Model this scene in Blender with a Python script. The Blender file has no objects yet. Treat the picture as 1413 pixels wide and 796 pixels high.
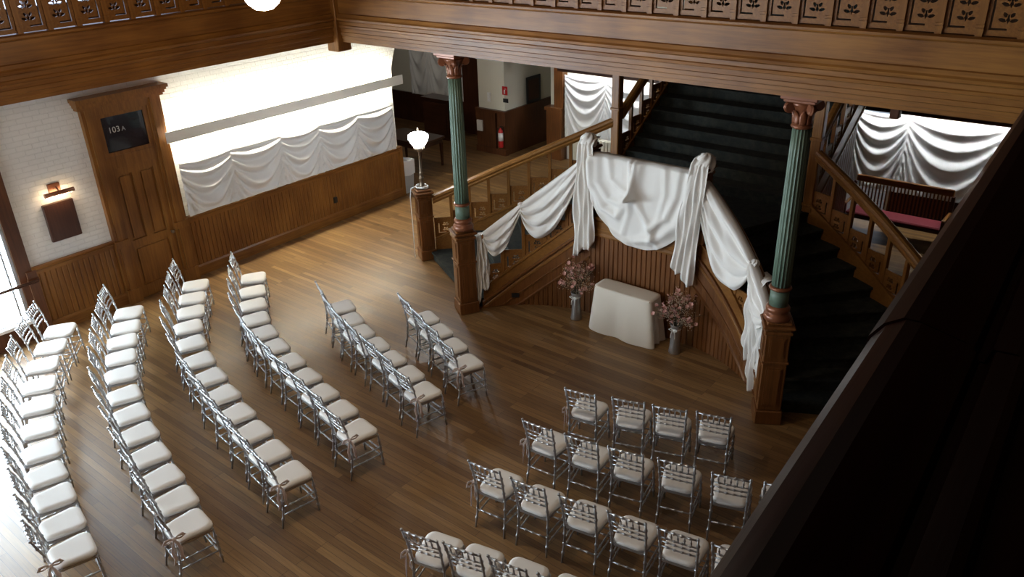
import bpy, bmesh, math, random
from mathutils import Vector, Matrix
R = math.radians
random.seed(7)
scene = bpy.context.scene
COL = scene.collection

# ------------------------------------------------------------------ camera, light, exposure
cam_d = bpy.data.cameras.new('camera')
cam = bpy.data.objects.new('camera', cam_d); COL.objects.link(cam)
cam_d.sensor_width = 36.0; cam_d.lens = 36.0 * 1113.37 / 1413.0; cam_d.clip_start = 0.02; cam_d.clip_end = 200
_r = Vector((0.78122575, 0.62360182, -0.02840944)); _u = Vector((-0.2551176, 0.36047595, 0.89720237)); _f = Vector((-0.56973796, 0.69366985, -0.4407049))
cam.matrix_world = Matrix(((_r.x, _u.x, -_f.x, 0), (_r.y, _u.y, -_f.y, 0), (_r.z, _u.z, -_f.z, 6.1), (0, 0, 0, 1)))
scene.camera = cam
scene.view_settings.view_transform = 'Standard'
scene.view_settings.look = 'None'
scene.view_settings.exposure = 0.0
scene.view_settings.gamma = 1.0
scene.view_settings.use_curve_mapping = False
w = bpy.data.worlds.new('world'); scene.world = w; w.use_nodes = True
w.node_tree.nodes['Background'].inputs[0].default_value = (0.75, 0.85, 1, 1)
w.node_tree.nodes['Background'].inputs[1].default_value = 0.5

def area(name, loc, rot, sx, sy, energy, col=(1, 1, 1), spread=None):
    d = bpy.data.lights.new(name, 'AREA'); d.shape = 'RECTANGLE'; d.size = sx; d.size_y = sy; d.energy = energy; d.color = col
    if spread: d.spread = spread
    o = bpy.data.objects.new(name, d); COL.objects.link(o); o.location = loc; o.rotation_euler = rot
    return o
def point(name, loc, energy, col=(1, 1, 1), r=0.1):
    d = bpy.data.lights.new(name, 'POINT'); d.energy = energy; d.color = col; d.shadow_soft_size = r
    o = bpy.data.objects.new(name, d); COL.objects.link(o); o.location = loc
    return o
# added fill lights without real openings: one overhead, one high at the near wall
area('overhead_fill', (-4.6, 2.5, 9.3), (0, 0, 0), 7, 8, 66, (1, .87, .73))
area('near_wall_fill', (-9.3, -3.7, 6.6), (R(66), 0, R(-4)), 5.5, 2.4, 85, (1, .93, .86))

# ------------------------------------------------------------------ materials
def newmat(name):
    m = bpy.data.materials.new(name); m.use_nodes = True
    nt = m.node_tree; b = nt.nodes['Principled BSDF']
    return m, nt, b
def N(nt, t, **kw):
    n = nt.nodes.new(t)
    for k, v in kw.items(): setattr(n, k, v)
    return n
def plain(name, col, rough=.5, metal=0, bump=0, bscale=40, var=.0, coat=0, sheen=0):
    m, nt, b = newmat(name)
    b.inputs['Base Color'].default_value = (*col, 1); b.inputs['Roughness'].default_value = rough; b.inputs['Metallic'].default_value = metal
    b.inputs['Coat Weight'].default_value = coat
    if sheen: b.inputs['Sheen Weight'].default_value = sheen
    tc = N(nt, 'ShaderNodeTexCoord'); no = N(nt, 'ShaderNodeTexNoise'); no.inputs['Scale'].default_value = bscale; no.inputs['Detail'].default_value = 3
    nt.links.new(tc.outputs['Object'], no.inputs['Vector'])
    if var:
        mx = N(nt, 'ShaderNodeMix', data_type='RGBA'); mx.inputs[6].default_value = (*[c * (1 - var) for c in col], 1); mx.inputs[7].default_value = (*[min(1, c * (1 + var)) for c in col], 1)
        nt.links.new(no.outputs['Fac'], mx.inputs[0]); nt.links.new(mx.outputs[2], b.inputs['Base Color'])
    if bump:
        bp = N(nt, 'ShaderNodeBump'); bp.inputs['Strength'].default_value = bump; bp.inputs['Distance'].default_value = .01
        nt.links.new(no.outputs['Fac'], bp.inputs['Height']); nt.links.new(bp.outputs['Normal'], b.inputs['Normal'])
    return m
def wood(name, c1, c2, axis='X', rough=.42, coat=.10, scale=1.0):
    m, nt, b = newmat(name)
    tc = N(nt, 'ShaderNodeTexCoord'); mp = N(nt, 'ShaderNodeMapping')
    s = {'X': (1.2, 22, 22), 'Y': (22, 1.2, 22), 'Z': (22, 22, 1.2)}[axis]
    mp.inputs['Scale'].default_value = [v * scale for v in s]
    no = N(nt, 'ShaderNodeTexNoise'); no.inputs['Scale'].default_value = 1.6; no.inputs['Detail'].default_value = 5; no.inputs['Roughness'].default_value = .6
    n2 = N(nt, 'ShaderNodeTexNoise'); n2.inputs['Scale'].default_value = 1.3; n2.inputs['Detail'].default_value = 2
    nt.links.new(tc.outputs['Object'], mp.inputs['Vector']); nt.links.new(mp.outputs[0], no.inputs['Vector']); nt.links.new(tc.outputs['Object'], n2.inputs['Vector'])
    ad = N(nt, 'ShaderNodeMath', operation='ADD'); nt.links.new(no.outputs['Fac'], ad.inputs[0]); nt.links.new(n2.outputs['Fac'], ad.inputs[1])
    rp = N(nt, 'ShaderNodeValToRGB'); rp.color_ramp.elements[0].position = .38; rp.color_ramp.elements[1].position = .64
    rp.color_ramp.elements[0].color = (*c2, 1); rp.color_ramp.elements[1].color = (*c1, 1)
    hf = N(nt, 'ShaderNodeMath', operation='MULTIPLY'); hf.inputs[1].default_value = .5
    nt.links.new(ad.outputs[0], hf.inputs[0]); nt.links.new(hf.outputs[0], rp.inputs[0]); nt.links.new(rp.outputs[0], b.inputs['Base Color'])
    bp = N(nt, 'ShaderNodeBump'); bp.inputs['Strength'].default_value = .12; bp.inputs['Distance'].default_value = .004
    nt.links.new(no.outputs['Fac'], bp.inputs['Height']); nt.links.new(bp.outputs['Normal'], b.inputs['Normal'])
    b.inputs['Roughness'].default_value = rough; b.inputs['Coat Weight'].default_value = coat; b.inputs['Coat Roughness'].default_value = .25; b.inputs['Specular IOR Level'].default_value = .3
    return m
def emit(name, col, strength, base=(1, 1, 1)):
    m, nt, b = newmat(name)
    b.inputs['Base Color'].default_value = (*base, 1); b.inputs['Emission Color'].default_value = (*col, 1); b.inputs['Emission Strength'].default_value = strength
    return m
OAK1, OAK2 = (.275, .118, .025), (.135, .049, .0095)
M = {}
for a in 'XYZ':
    M['oak' + a] = wood('oak_' + a, OAK1, OAK2, a)
    M['dark' + a] = wood('dark_wood_' + a, (.075, .026, .012), (.035, .012, .006), a, .3, .5)
M['rail'] = wood('handrail_wood', (.25, .11, .026), (.15, .058, .013), 'X', .32, .25)
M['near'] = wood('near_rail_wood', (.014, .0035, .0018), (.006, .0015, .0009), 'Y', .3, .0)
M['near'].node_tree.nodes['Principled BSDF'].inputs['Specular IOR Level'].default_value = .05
M['stage'] = wood('stage_wood', (.19, .070, .018), (.098, .034, .008), 'Z', .4, .2)
M['acrylic'] = plain('lit_white_acrylic', (.80, .78, .72), .5)
_nt = M['acrylic'].node_tree; _t = _nt.nodes.new('ShaderNodeBsdfTranslucent'); _t.inputs[0].default_value = (.8, .77, .68, 1); _mx = _nt.nodes.new('ShaderNodeMixShader'); _mx.inputs[0].default_value = .08
_nt.links.new(_nt.nodes['Principled BSDF'].outputs[0], _mx.inputs[1]); _nt.links.new(_t.outputs[0], _mx.inputs[2]); _nt.links.new(_mx.outputs[0], _nt.nodes['Material Output'].inputs[0])
M['pierwood_shaded'] = wood('pier_wood_shaded', (.13, .048, .018), (.065, .023, .009), 'Z')  # stage wood darkened, the pier's weak light put into its colour
M['upper_wood'] = wood('upper_wall_wood', (.12, .05, .018), (.06, .024, .009), 'Z')  # dark tone chosen for unseen walls and ceiling to lower bounced light
M['white_trim'] = plain('white_trim', (.78, .76, .72), .5)
M['cream'] = plain('cream_plaster', (.72, .69, .58), .8, bump=.15, bscale=25)
M['cloth'] = plain('white_cloth', (.80, .77, .73), .85, bump=.1, bscale=300, sheen=.2)
M['cloth2'] = plain('wall_cloth', (.78, .78, .77), .85, bump=.12, bscale=120)
for _k in ('cloth', 'cloth2'): M[_k].node_tree.nodes['Principled BSDF'].inputs['Specular IOR Level'].default_value = .08
M['table_cloth'] = plain('cream_table_cloth', (.70, .63, .53), .9, bump=.1, bscale=300)
M['silver'] = plain('silver_paint', (.46, .46, .47), .28, .78)
M['cushion'] = plain('white_cushion', (.78, .75, .71), .8, bump=.06, bscale=60)
M['ribbon'] = plain('pink_ribbon', (.95, .84, .82), .7)
M['green'] = plain('verdigris_paint', (.10, .15, .108), .5, bump=.1, bscale=30, var=.15)
M['copper'] = plain('copper_paint', (.20, .07, .032), .3, .25, var=.2, bscale=12)
M['brass'] = plain('dark_brass', (.22, .17, .12), .35, .7)
M['black'] = plain('black', (.012, .012, .013), .4)
M['darkglass'] = plain('dark_glass', (.006, .006, .012), .12, coat=.5)
M['red'] = plain('red', (.5, .02, .02), .35)
M['redcushion'] = plain('red_cushion', (.19, .012, .022), .7, bump=.1)
M['white'] = plain('white', (.8, .8, .8), .5)
M['gold'] = plain('gold_letters', (.42, .41, .37), .5)
M['picture'] = wood('dark_picture', (.075, .03, .018), (.04, .016, .01), 'Z', .35, .1)
M['zinc'] = plain('zinc', (.42, .41, .40), .35, .85, bump=.1, bscale=14, var=.15)
M['pinkfl'] = plain('pink_blossom', (.50, .26, .22), .8, var=.45, bscale=30)
M['whitefl'] = plain('cream_blossom', (.50, .39, .28), .8, var=.3, bscale=40)
M['stem'] = plain('brown_stem', (.06, .045, .025), .8)
M['greybin'] = plain('grey_bin', (.42, .45, .47), .5)
M['bag'] = plain('white_bag', (.78, .8, .82), .5)
M['bowl'] = emit('lit_opal_glass', (.86, .95, 1), 45)
M['bowlwarm'] = emit('lit_warm_opal_glass', (1, .86, .66), 16)
M['tube'] = emit('fluorescent_tube', (1, .95, .76), 330)
M['tube2'] = emit('fluorescent_tube_cool', (.93, .98, 1), 85)
M['pane'] = emit('daylit_pane', (.70, .87, 1), 26)
M['pane_fill'] = emit('added_fill_pane', (.75, .88, 1), 9)  # glow of the window added out of view in the near wall
M['pane_up'] = emit('daylit_upper_pane', (.62, .74, 1), 2.2)
M['bulb'] = emit('picture_bulb', (1, .72, .42), 70)

def brickmat():
    m, nt, b = newmat('white_painted_brick')
    tc = N(nt, 'ShaderNodeTexCoord'); sp = N(nt, 'ShaderNodeSeparateXYZ'); cb = N(nt, 'ShaderNodeCombineXYZ')
    ad = N(nt, 'ShaderNodeMath', operation='ADD')
    nt.links.new(tc.outputs['Object'], sp.inputs[0]); nt.links.new(sp.outputs['Y'], ad.inputs[0]); nt.links.new(sp.outputs['X'], ad.inputs[1])
    nt.links.new(ad.outputs[0], cb.inputs[0]); nt.links.new(sp.outputs['Z'], cb.inputs[1])
    br = N(nt, 'ShaderNodeTexBrick'); br.inputs['Scale'].default_value = 1; br.inputs['Brick Width'].default_value = .23; br.inputs['Row Height'].default_value = .078
    br.inputs['Mortar Size'].default_value = .008; br.inputs['Mortar Smooth'].default_value = .5
    br.inputs['Color1'].default_value = (.80, .79, .76, 1); br.inputs['Color2'].default_value = (.77, .76, .73, 1); br.inputs['Mortar'].default_value = (.73, .72, .69, 1)
    nt.links.new(cb.outputs[0], br.inputs['Vector']); nt.links.new(br.outputs['Color'], b.inputs['Base Color'])
    no = N(nt, 'ShaderNodeTexNoise'); no.inputs['Scale'].default_value = 18; nt.links.new(tc.outputs['Object'], no.inputs['Vector'])
    sb = N(nt, 'ShaderNodeMath', operation='SUBTRACT'); nt.links.new(no.outputs['Fac'], sb.inputs[0]); nt.links.new(br.outputs['Fac'], sb.inputs[1])
    bp = N(nt, 'ShaderNodeBump'); bp.inputs['Strength'].default_value = .6; bp.inputs['Distance'].default_value = .010
    nt.links.new(sb.outputs[0], bp.inputs['Height']); nt.links.new(bp.outputs['Normal'], b.inputs['Normal'])
    b.inputs['Roughness'].default_value = .65
    return m
M['brick'] = brickmat()
def floormat():
    m, nt, b = newmat('strip_oak_floor')
    tc = N(nt, 'ShaderNodeTexCoord')
    br = N(nt, 'ShaderNodeTexBrick'); br.inputs['Scale'].default_value = 1; br.inputs['Brick Width'].default_value = 1.9; br.inputs['Row Height'].default_value = .083
    br.offset = .37; br.offset_frequency = 3
    br.inputs['Mortar Size'].default_value = .0022; br.inputs['Mortar Smooth'].default_value = .3; br.inputs['Bias'].default_value = 0
    br.inputs['Color1'].default_value = (.0, .0, .0, 1); br.inputs['Color2'].default_value = (1, 1, 1, 1); br.inputs['Mortar'].default_value = (.0, .0, .0, 1)
    nt.links.new(tc.outputs['Object'], br.inputs['Vector'])
    mp = N(nt, 'ShaderNodeMapping'); mp.inputs['Scale'].default_value = (1.3, 26, 1); nt.links.new(tc.outputs['Object'], mp.inputs[0])
    no = N(nt, 'ShaderNodeTexNoise'); no.inputs['Scale'].default_value = 2; no.inputs['Detail'].default_value = 5; nt.links.new(mp.outputs[0], no.inputs['Vector'])
    big = N(nt, 'ShaderNodeTexNoise'); big.inputs['Scale'].default_value = .55; big.inputs['Detail'].default_value = 3; nt.links.new(tc.outputs['Object'], big.inputs['Vector'])
    def mad(a, k, c):
        n = N(nt, 'ShaderNodeMath', operation='MULTIPLY_ADD'); nt.links.new(a, n.inputs[0]); n.inputs[1].default_value = k
        if isinstance(c, (int, float)): n.inputs[2].default_value = c
        else: nt.links.new(c, n.inputs[2])
        return n.outputs[0]
    v = mad(br.outputs['Color'], .34, mad(no.outputs['Fac'], .55, mad(big.outputs['Fac'], .55, -.32)))
    rp = N(nt, 'ShaderNodeValToRGB'); e = rp.color_ramp.elements
    e[0].position = .12; e[0].color = (.11, .052, .019, 1); e[1].position = .85; e[1].color = (.42, .25, .10, 1)
    x = e.new(.5); x.color = (.235, .130, .050, 1)
    nt.links.new(v, rp.inputs[0])
    mx = N(nt, 'ShaderNodeMix', data_type='RGBA'); mx.inputs[7].default_value = (.035, .018, .009, 1)
    nt.links.new(br.outputs['Fac'], mx.inputs[0]); nt.links.new(rp.outputs[0], mx.inputs[6]); nt.links.new(mx.outputs[2], b.inputs['Base Color'])
    wr = N(nt, 'ShaderNodeTexNoise'); wr.inputs['Scale'].default_value = 2.2; wr.inputs['Detail'].default_value = 6; nt.links.new(tc.outputs['Object'], wr.inputs['Vector'])
    nt.links.new(mad(wr.outputs['Fac'], .30, mad(no.outputs['Fac'], .22, .15)), b.inputs['Roughness'])
    bp = N(nt, 'ShaderNodeBump'); bp.inputs['Strength'].default_value = .25; bp.inputs['Distance'].default_value = .003
    sb = N(nt, 'ShaderNodeMath', operation='SUBTRACT'); nt.links.new(no.outputs['Fac'], sb.inputs[0]); nt.links.new(br.outputs['Fac'], sb.inputs[1])
    nt.links.new(sb.outputs[0], bp.inputs['Height']); nt.links.new(bp.outputs['Normal'], b.inputs['Normal'])
    return m
M['floor'] = floormat()
def carpetmat():
    m, nt, b = newmat('dark_green_carpet')
    tc = N(nt, 'ShaderNodeTexCoord'); no = N(nt, 'ShaderNodeTexNoise'); no.inputs['Scale'].default_value = 9; no.inputs['Detail'].default_value = 6; no.inputs['Roughness'].default_value = .7
    nt.links.new(tc.outputs['Object'], no.inputs['Vector'])
    rp = N(nt, 'ShaderNodeValToRGB'); e = rp.color_ramp.elements; e[0].position = .42; e[0].color = (.006, .008, .007, 1); e[1].position = .62; e[1].color = (.024, .025, .018, 1)
    nt.links.new(no.outputs['Fac'], rp.inputs[0]); nt.links.new(rp.outputs[0], b.inputs['Base Color']); b.inputs['Roughness'].default_value = .95
    n2 = N(nt, 'ShaderNodeTexNoise'); n2.inputs['Scale'].default_value = 220; nt.links.new(tc.outputs['Object'], n2.inputs['Vector'])
    bp = N(nt, 'ShaderNodeBump'); bp.inputs['Strength'].default_value = .5; bp.inputs['Distance'].default_value = .006; nt.links.new(n2.outputs['Fac'], bp.inputs['Height']); nt.links.new(bp.outputs['Normal'], b.inputs['Normal'])
    return m
M['carpet'] = carpetmat()

# ------------------------------------------------------------------ mesh helpers
def tag(o, label=None, cat=None, group=None, kind=None):
    if label: o['label'] = label
    if cat: o['category'] = cat
    if group: o['group'] = group
    if kind: o['kind'] = kind
    return o
def empty(name, loc=(0, 0, 0), rz=0, **kw):
    o = bpy.data.objects.new(name, None); COL.objects.link(o); o.location = loc; o.rotation_euler = (0, 0, rz); o.empty_display_size = .1
    return tag(o, **kw)
class MB:
    def __init__(s): s.v = []; s.f = []; s.sm = []
    def add(s, vs, fs, smooth=False):
        n = len(s.v); s.v += [tuple(p) for p in vs]; s.f += [tuple(i + n for i in f) for f in fs]; s.sm += [smooth] * len(fs); return s
    def box(s, x0, x1, y0, y1, z0, z1, rot=0, c=None):
        P = [(x, y, z) for z in (z0, z1) for x, y in ((x0, y0), (x1, y0), (x1, y1), (x0, y1))]
        if rot:
            cx, cy = c or ((x0 + x1) / 2, (y0 + y1) / 2); ca, sa = math.cos(rot), math.sin(rot)
            P = [(cx + (x - cx) * ca - (y - cy) * sa, cy + (x - cx) * sa + (y - cy) * ca, z) for x, y, z in P]
        return s.add(P, [(3, 2, 1, 0), (4, 5, 6, 7), (0, 1, 5, 4), (1, 2, 6, 5), (2, 3, 7, 6), (3, 0, 4, 7)])
    def cbox(s, x0, x1, y0, y1, z0, z1, ch=.01, rot=0):       # box with chamfered vertical and top edges
        cx, cy = (x0 + x1) / 2, (y0 + y1) / 2; hx, hy = (x1 - x0) / 2, (y1 - y0) / 2; ca, sa = math.cos(rot), math.sin(rot)
        def ring(i, z):
            q = [(-hx + i + ch, -hy + i), (hx - i - ch, -hy + i), (hx - i, -hy + i + ch), (hx - i, hy - i - ch), (hx - i - ch, hy - i), (-hx + i + ch, hy - i), (-hx + i, hy - i - ch), (-hx + i, -hy + i + ch)]
            return [(cx + x * ca - y * sa, cy + x * sa + y * ca, z) for x, y in q]
        return s.loft([ring(ch, z0), ring(0, z0 + ch), ring(0, z1 - ch), ring(ch, z1)])
    def loft(s, rings, cap=True, smooth=False, closed=True):
        n = len(rings[0]); vs = [p for r in rings for p in r]; fs = []
        for i in range(len(rings) - 1):
            for j in range(n if closed else n - 1):
                k = (j + 1) % n; fs.append((i * n + j, i * n + k, (i + 1) * n + k, (i + 1) * n + j))
        s.add(vs, fs, smooth)
        if cap and closed:
            m = len(s.v) - len(vs)
            s.f.append(tuple(m + j for j in reversed(range(n)))); s.f.append(tuple(m + (len(rings) - 1) * n + j for j in range(n))); s.sm += [False, False]
        return s
    def lathe(s, prof, c=(0, 0), n=24, smooth=True, z0=0, flutes=None):
        rings = []
        for r, z in prof:
            ring = []
            for i in range(n):
                a = 2 * math.pi * i / n; rr = r
                if flutes: rr = r * (1 - flutes[1] * abs(math.sin(a * flutes[0] / 2)) ** .6 + flutes[1])if False else r * (1 - flutes[1] * (abs(math.sin(a * flutes[0] / 2)) ** .7))
                ring.append((c[0] + rr * math.cos(a), c[1] + rr * math.sin(a), z0 + z))
            rings.append(ring)
        return s.loft(rings, smooth=smooth)
    def tube(s, pts, rad, n=8, smooth=True, cap=True):
        pts = [Vector(p) for p in pts]; rad = rad if isinstance(rad, (list, tuple)) else [rad] * len(pts)
        rings = []; ref = None
        for i, p in enumerate(pts):
            t = (pts[min(i + 1, len(pts) - 1)] - pts[max(i - 1, 0)]).normalized()
            if ref is None: ref = Vector((1, 0, 0)) if abs(t.x) < .8 else Vector((0, 1, 0))
            a = (ref - t * ref.dot(t)).normalized(); b = t.cross(a); ref = a
            rings.append([p + (a * math.cos(2 * math.pi * j / n) + b * math.sin(2 * math.pi * j / n)) * rad[i] for j in range(n)])
        return s.loft(rings, cap=cap, smooth=smooth)
    def sweep(s, prof, path, smooth=False):                     # profile (side, up) along a path, upright
        rings = []
        for i, p in enumerate(path):
            p = Vector(p); a = Vector(path[max(i - 1, 0)]); b = Vector(path[min(i + 1, len(path) - 1)])
            d = b - a; sd = Vector((d.y, -d.x, 0)).normalized()
            rings.append([p + sd * q[0] + Vector((0, 0, q[1])) for q in prof])
        return s.loft(rings, smooth=smooth)
    def prism(s, poly, axis, a0, a1):                            # 2D polygon extruded along an axis
        def P(u, v, a): return {'x': (a, u, v), 'y': (u, a, v), 'z': (u, v, a)}[axis]
        return s.loft([[P(u, v, a0) for u, v in poly], [P(u, v, a1) for u, v in poly]])
    def grid(s, fn, nu, nv, smooth=True, thick=0):
        vs = [fn(i / nu, j / nv) for j in range(nv + 1) for i in range(nu + 1)]
        fs = [(j * (nu + 1) + i, j * (nu + 1) + i + 1, (j + 1) * (nu + 1) + i + 1, (j + 1) * (nu + 1) + i) for j in range(nv) for i in range(nu)]
        return s.add(vs, fs, smooth)
    def build(s, name, mat, parent=None, mw=None):
        me = bpy.data.meshes.new(name); me.from_pydata(s.v, [], s.f); me.polygons.foreach_set('use_smooth', s.sm)
        bm = bmesh.new(); bm.from_mesh(me); bmesh.ops.recalc_face_normals(bm, faces=bm.faces); bm.to_mesh(me); bm.free()
        me.materials.append(M[mat] if isinstance(mat, str) else mat)
        o = bpy.data.objects.new(name, me); COL.objects.link(o)
        if parent:
            o.parent = parent
            if mw: o.matrix_parent_inverse = parent_inv(parent)
        return o
def parent_inv(p):
    return (Matrix.Translation(p.location) @ p.rotation_euler.to_matrix().to_4x4()).inverted()
def solidify(o, t):
    md = o.modifiers.new('thickness', 'SOLIDIFY'); md.thickness = t; md.offset = 0
    return o
def struct(o): o['kind'] = 'structure'; return o
def copy_tree(o, parent=None):
    c = o.copy(); COL.objects.link(c); c.parent = parent
    for ch in list(KIDS.get(o.name, [])): copy_tree2(ch, c)
    return c
def copy_tree2(o, parent):
    c = o.copy(); COL.objects.link(c); c.parent = parent
    for ch in KIDS.get(o.name, []): copy_tree2(ch, c)
KIDS = {}
def index_kids():
    KIDS.clear()
    for o in bpy.data.objects:
        if o.parent: KIDS.setdefault(o.parent.name, []).append(o)
def lerp(a, b, t): return a + (b - a) * t
def herm(P0, T0, P1, T1, t):
    h = (2 * t**3 - 3 * t * t + 1, t**3 - 2 * t * t + t, -2 * t**3 + 3 * t * t, t**3 - t * t)
    return Vector((sum(h[i] * q[0] for i, q in enumerate((P0, T0, P1, T1))), sum(h[i] * q[1] for i, q in enumerate((P0, T0, P1, T1)))))
CX = -5.45                                                       # the staircase is symmetric about x = CX
def flip(p, s): return p if s > 0 else ((2 * CX - p[0], p[1]) + tuple(p[2:]))

# ------------------------------------------------------------------ room shell
struct(MB().box(-19, 3.2, -4.2, 19, -.12, 0).build('floor', 'floor'))
YF, XF = 8.3, -10.1                                              # faces of the two balcony fronts
ZC = 4.2                                                         # ceiling under the balconies
b = MB()
b.box(-19, XF - .3, -4.2, 19, ZC, 4.6)                             # left gallery floor
b.box(XF - .3, -7.5, YF + .3, 19, ZC, 4.6); b.box(-7.5, -3.4, YF + .3, 9.6, ZC, 4.6); b.box(-3.4, 3.2, YF + .3, 19, ZC, 4.6)
struct(b.build('ceiling_under_gallery', 'darkY'))
struct(MB().box(.2, 3.2, -4.2, YF + .3, ZC, 4.6).build('ceiling_under_near_gallery', 'darkY'))
struct(MB().box(-19, 3.2, -4.2, 19, 9.6, 9.8).build('ceiling', 'upper_wood'))
# left wall: thick white brick, a glazed opening at the near end, an arch at the far end
b = MB(); b.box(-13.8, -12.9, 4.06, 11.88, 0, ZC)
b.box(-13.8, -12.9, -4.2, 4.06, 3.3, ZC); b.box(-13.8, -12.9, -4.2, -2.2, 0, 3.3)
arch = [(11.88, ZC)]
for k in range(17):
    t = k / 16; y = 11.88 + 3.77 * (1 - math.cos(math.pi * t)) / 2; arch.append((y, 2.35 + 1.65 * math.sin(math.pi * t) ** .75 if 0 < t < 1 else 2.35))
arch.append((15.65, ZC))
for i in range(1, len(arch) - 2):
    b.prism([arch[i], arch[i + 1], (arch[i + 1][0], ZC), (arch[i][0], ZC)], 'x', -13.8, -12.9)
struct(b.build('wall_left', 'brick'))
struct(MB().box(-13.76, -12.9, 15.65, 18.8, 1.12, ZC).build('wall_left_pier', 'cream'))
b = MB(); b.box(-13.74, -12.92, 15.66, 18.8, 0, 1.12)
struct(b.build('wall_left_pier_base', 'darkZ'))
# upper storey walls
b = MB(); b.box(-13.3, -12.9, -4.2, 19, 8.2, 9.6); b.box(-13.3, -12.9, 7.2, 19, 4.6, 8.2); b.box(-13.3, -12.9, -4.2, -1.2, 4.6, 8.2); b.box(-13.3, -12.9, -1.2, 7.2, 4.6, 4.74)
struct(b.build('wall_left_upper', 'upper_wood'))
struct(MB().box(-19, 3.2, 16.3, 16.6, 4.6, 9.6).build('wall_back_upper', 'upper_wood'))
struct(MB().box(3.0, 3.2, -4.2, 19, 0, 9.6).build('wall_right', 'upper_wood'))
struct(MB().box(-19, 3.2, -4.4, -4.2, 0, 9.6).build('wall_near', 'upper_wood'))
# back wall behind the stairs with dark wainscot; side room beyond the arch
b = MB(); b.box(-11.9, -7.15, 16.25, 16.6, 0, ZC); b.box(-3.75, 3.0, 16.25, 16.6, 0, ZC)
struct(b.build('wall_back', 'cream'))
b = MB(); b.box(-9.6, -7.2, 16.2, 16.25, 0, .95); b.box(-3.7, 3.0, 16.2, 16.25, 0, .78)
struct(b.build('wall_back_wainscot', 'darkZ'))
b = MB(); b.box(-12.9, -11.9, 18.5, 18.8, 0, ZC); b.box(-11.9, -11.75, 16.6, 18.8, 0, ZC)
struct(b.build('wall_corridor', 'cream'))
b = MB(); b.box(-19, -13.8, 16.9, 17.1, .85, ZC)
struct(b.build('wall_side_room_back', 'cream'))
struct(MB().box(-19, -13.8, 16.84, 17.1, 0, .85).build('wall_side_room_wainscot', 'darkZ'))
struct(MB().box(-19, -18.8, 8, 16.9, 0, ZC).build('wall_side_room_left', 'darkZ'))
struct(MB().box(-19, -13.8, 8, 8.2, 0, ZC).build('wall_side_room_near', 'cream'))
struct(MB().box(-15.25, -13.76, 16.7, 16.84, 0, 3.2).build('door_side_room', 'darkZ'))

# boards: v-grooved boarding along a plan path with variable foot and head
def boards(path, z0, z1, n_out, name, mat, step=.085, depth=.03, parent=None, gap=.012):
    L = [0]
    for i in range(1, len(path)): L.append(L[-1] + math.dist(path[i], path[i - 1]))
    def at(s):
        s = max(0, min(L[-1], s))
        for i in range(1, len(L)):
            if s <= L[i] + 1e-9:
                t = (s - L[i - 1]) / max(1e-9, L[i] - L[i - 1]); a, c = path[i - 1], path[i]
                d = Vector((c[0] - a[0], c[1] - a[1])).normalized(); nn = Vector((d.y, -d.x)) * n_out
                return Vector((lerp(a[0], c[0], t), lerp(a[1], c[1], t))), nn
    b = MB(); n = max(1, round(L[-1] / step)); rows = []
    for k in range(n):
        for f, o in ((0, 0), (gap / step, 1), (1 - gap / step, 1)):
            s = (k + f) * L[-1] / n; p, nn = at(s); rows.append((p, nn, o, s / L[-1]))
    p, nn = at(L[-1]); rows.append((p, nn, 0, 1))
    rings = []
    for p, nn, o, t in rows:
        q = p + nn * (depth * (1 if o else .6)); a = z0(t) if callable(z0) else z0; c = z1(t) if callable(z1) else z1; c = max(c, a + .005)
        rings.append([(p.x, p.y, a), (q.x, q.y, a), (q.x, q.y, c), (p.x, p.y, c)])
    b.loft(rings)
    return b.build(name, mat, parent)
def wainscot(path, n_out, name, mat='oakZ', cap='oakY', h=1.12):
    struct(boards(path, .2, h - .1, n_out, name, mat))
    a, c = Vector(path[0]), Vector(path[-1]); d = (c - a).normalized(); nn = Vector((d.y, -d.x)) * n_out
    pr = [(0, 0), (.055, 0), (.055, .17), (.035, .2), (0, .2)]
    def run(prof, nm, z):
        b = MB(); b.loft([[(p.x + nn.x * q[0], p.y + nn.y * q[0], z + q[1]) for q in prof] for p in (a, c)]); return struct(b.build(nm, cap))
    run(pr, name.replace('wall', 'baseboard').replace('_wainscot', ''), 0)
    run([(0, 0), (.045, 0), (.05, .06), (.085, .085), (.09, .11), (.06, .125), (0, .125)], name.replace('wall', 'trim').replace('_wainscot', ''), h - .1)
wainscot([(-12.9, 6.68), (-12.9, 11.88)], 1, 'wall_left_wainscot')
wainscot([(-12.9, 4.08), (-12.9, 5.38)], 1, 'wall_left_near_wainscot')
b = MB(); b.box(-13.8, -12.84, 11.88, 11.97, 0, 1.14)
struct(b.build('trim_arch_base', 'oakZ'))
# face of the pier: wood base, its shade put into the colour, with chair rail and groove
b = MB(); b.box(-13.8, -13.16, 15.56, 15.66, 0, 1.08); b.box(-13.1, -12.84, 15.56, 15.66, 0, 1.08); b.box(-13.82, -12.82, 15.54, 15.66, 1.08, 1.14); b.box(-13.82, -12.82, 15.54, 15.66, 0, .16)
b.box(-12.92, -12.84, 15.66, 18.5, 0, 1.14)
struct(b.build('trim_pier', 'pierwood_shaded'))
b = MB(); b.box(-11.86, -11.42, 16.0, 16.25, 0, 1.3); b.box(-11.66, -11.40, 16.05, 16.25, 1.3, ZC); b.box(-11.9, -11.4, 15.97, 16.25, 1.24, 1.32)
struct(b.build('trim_1', 'stage'))

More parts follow.
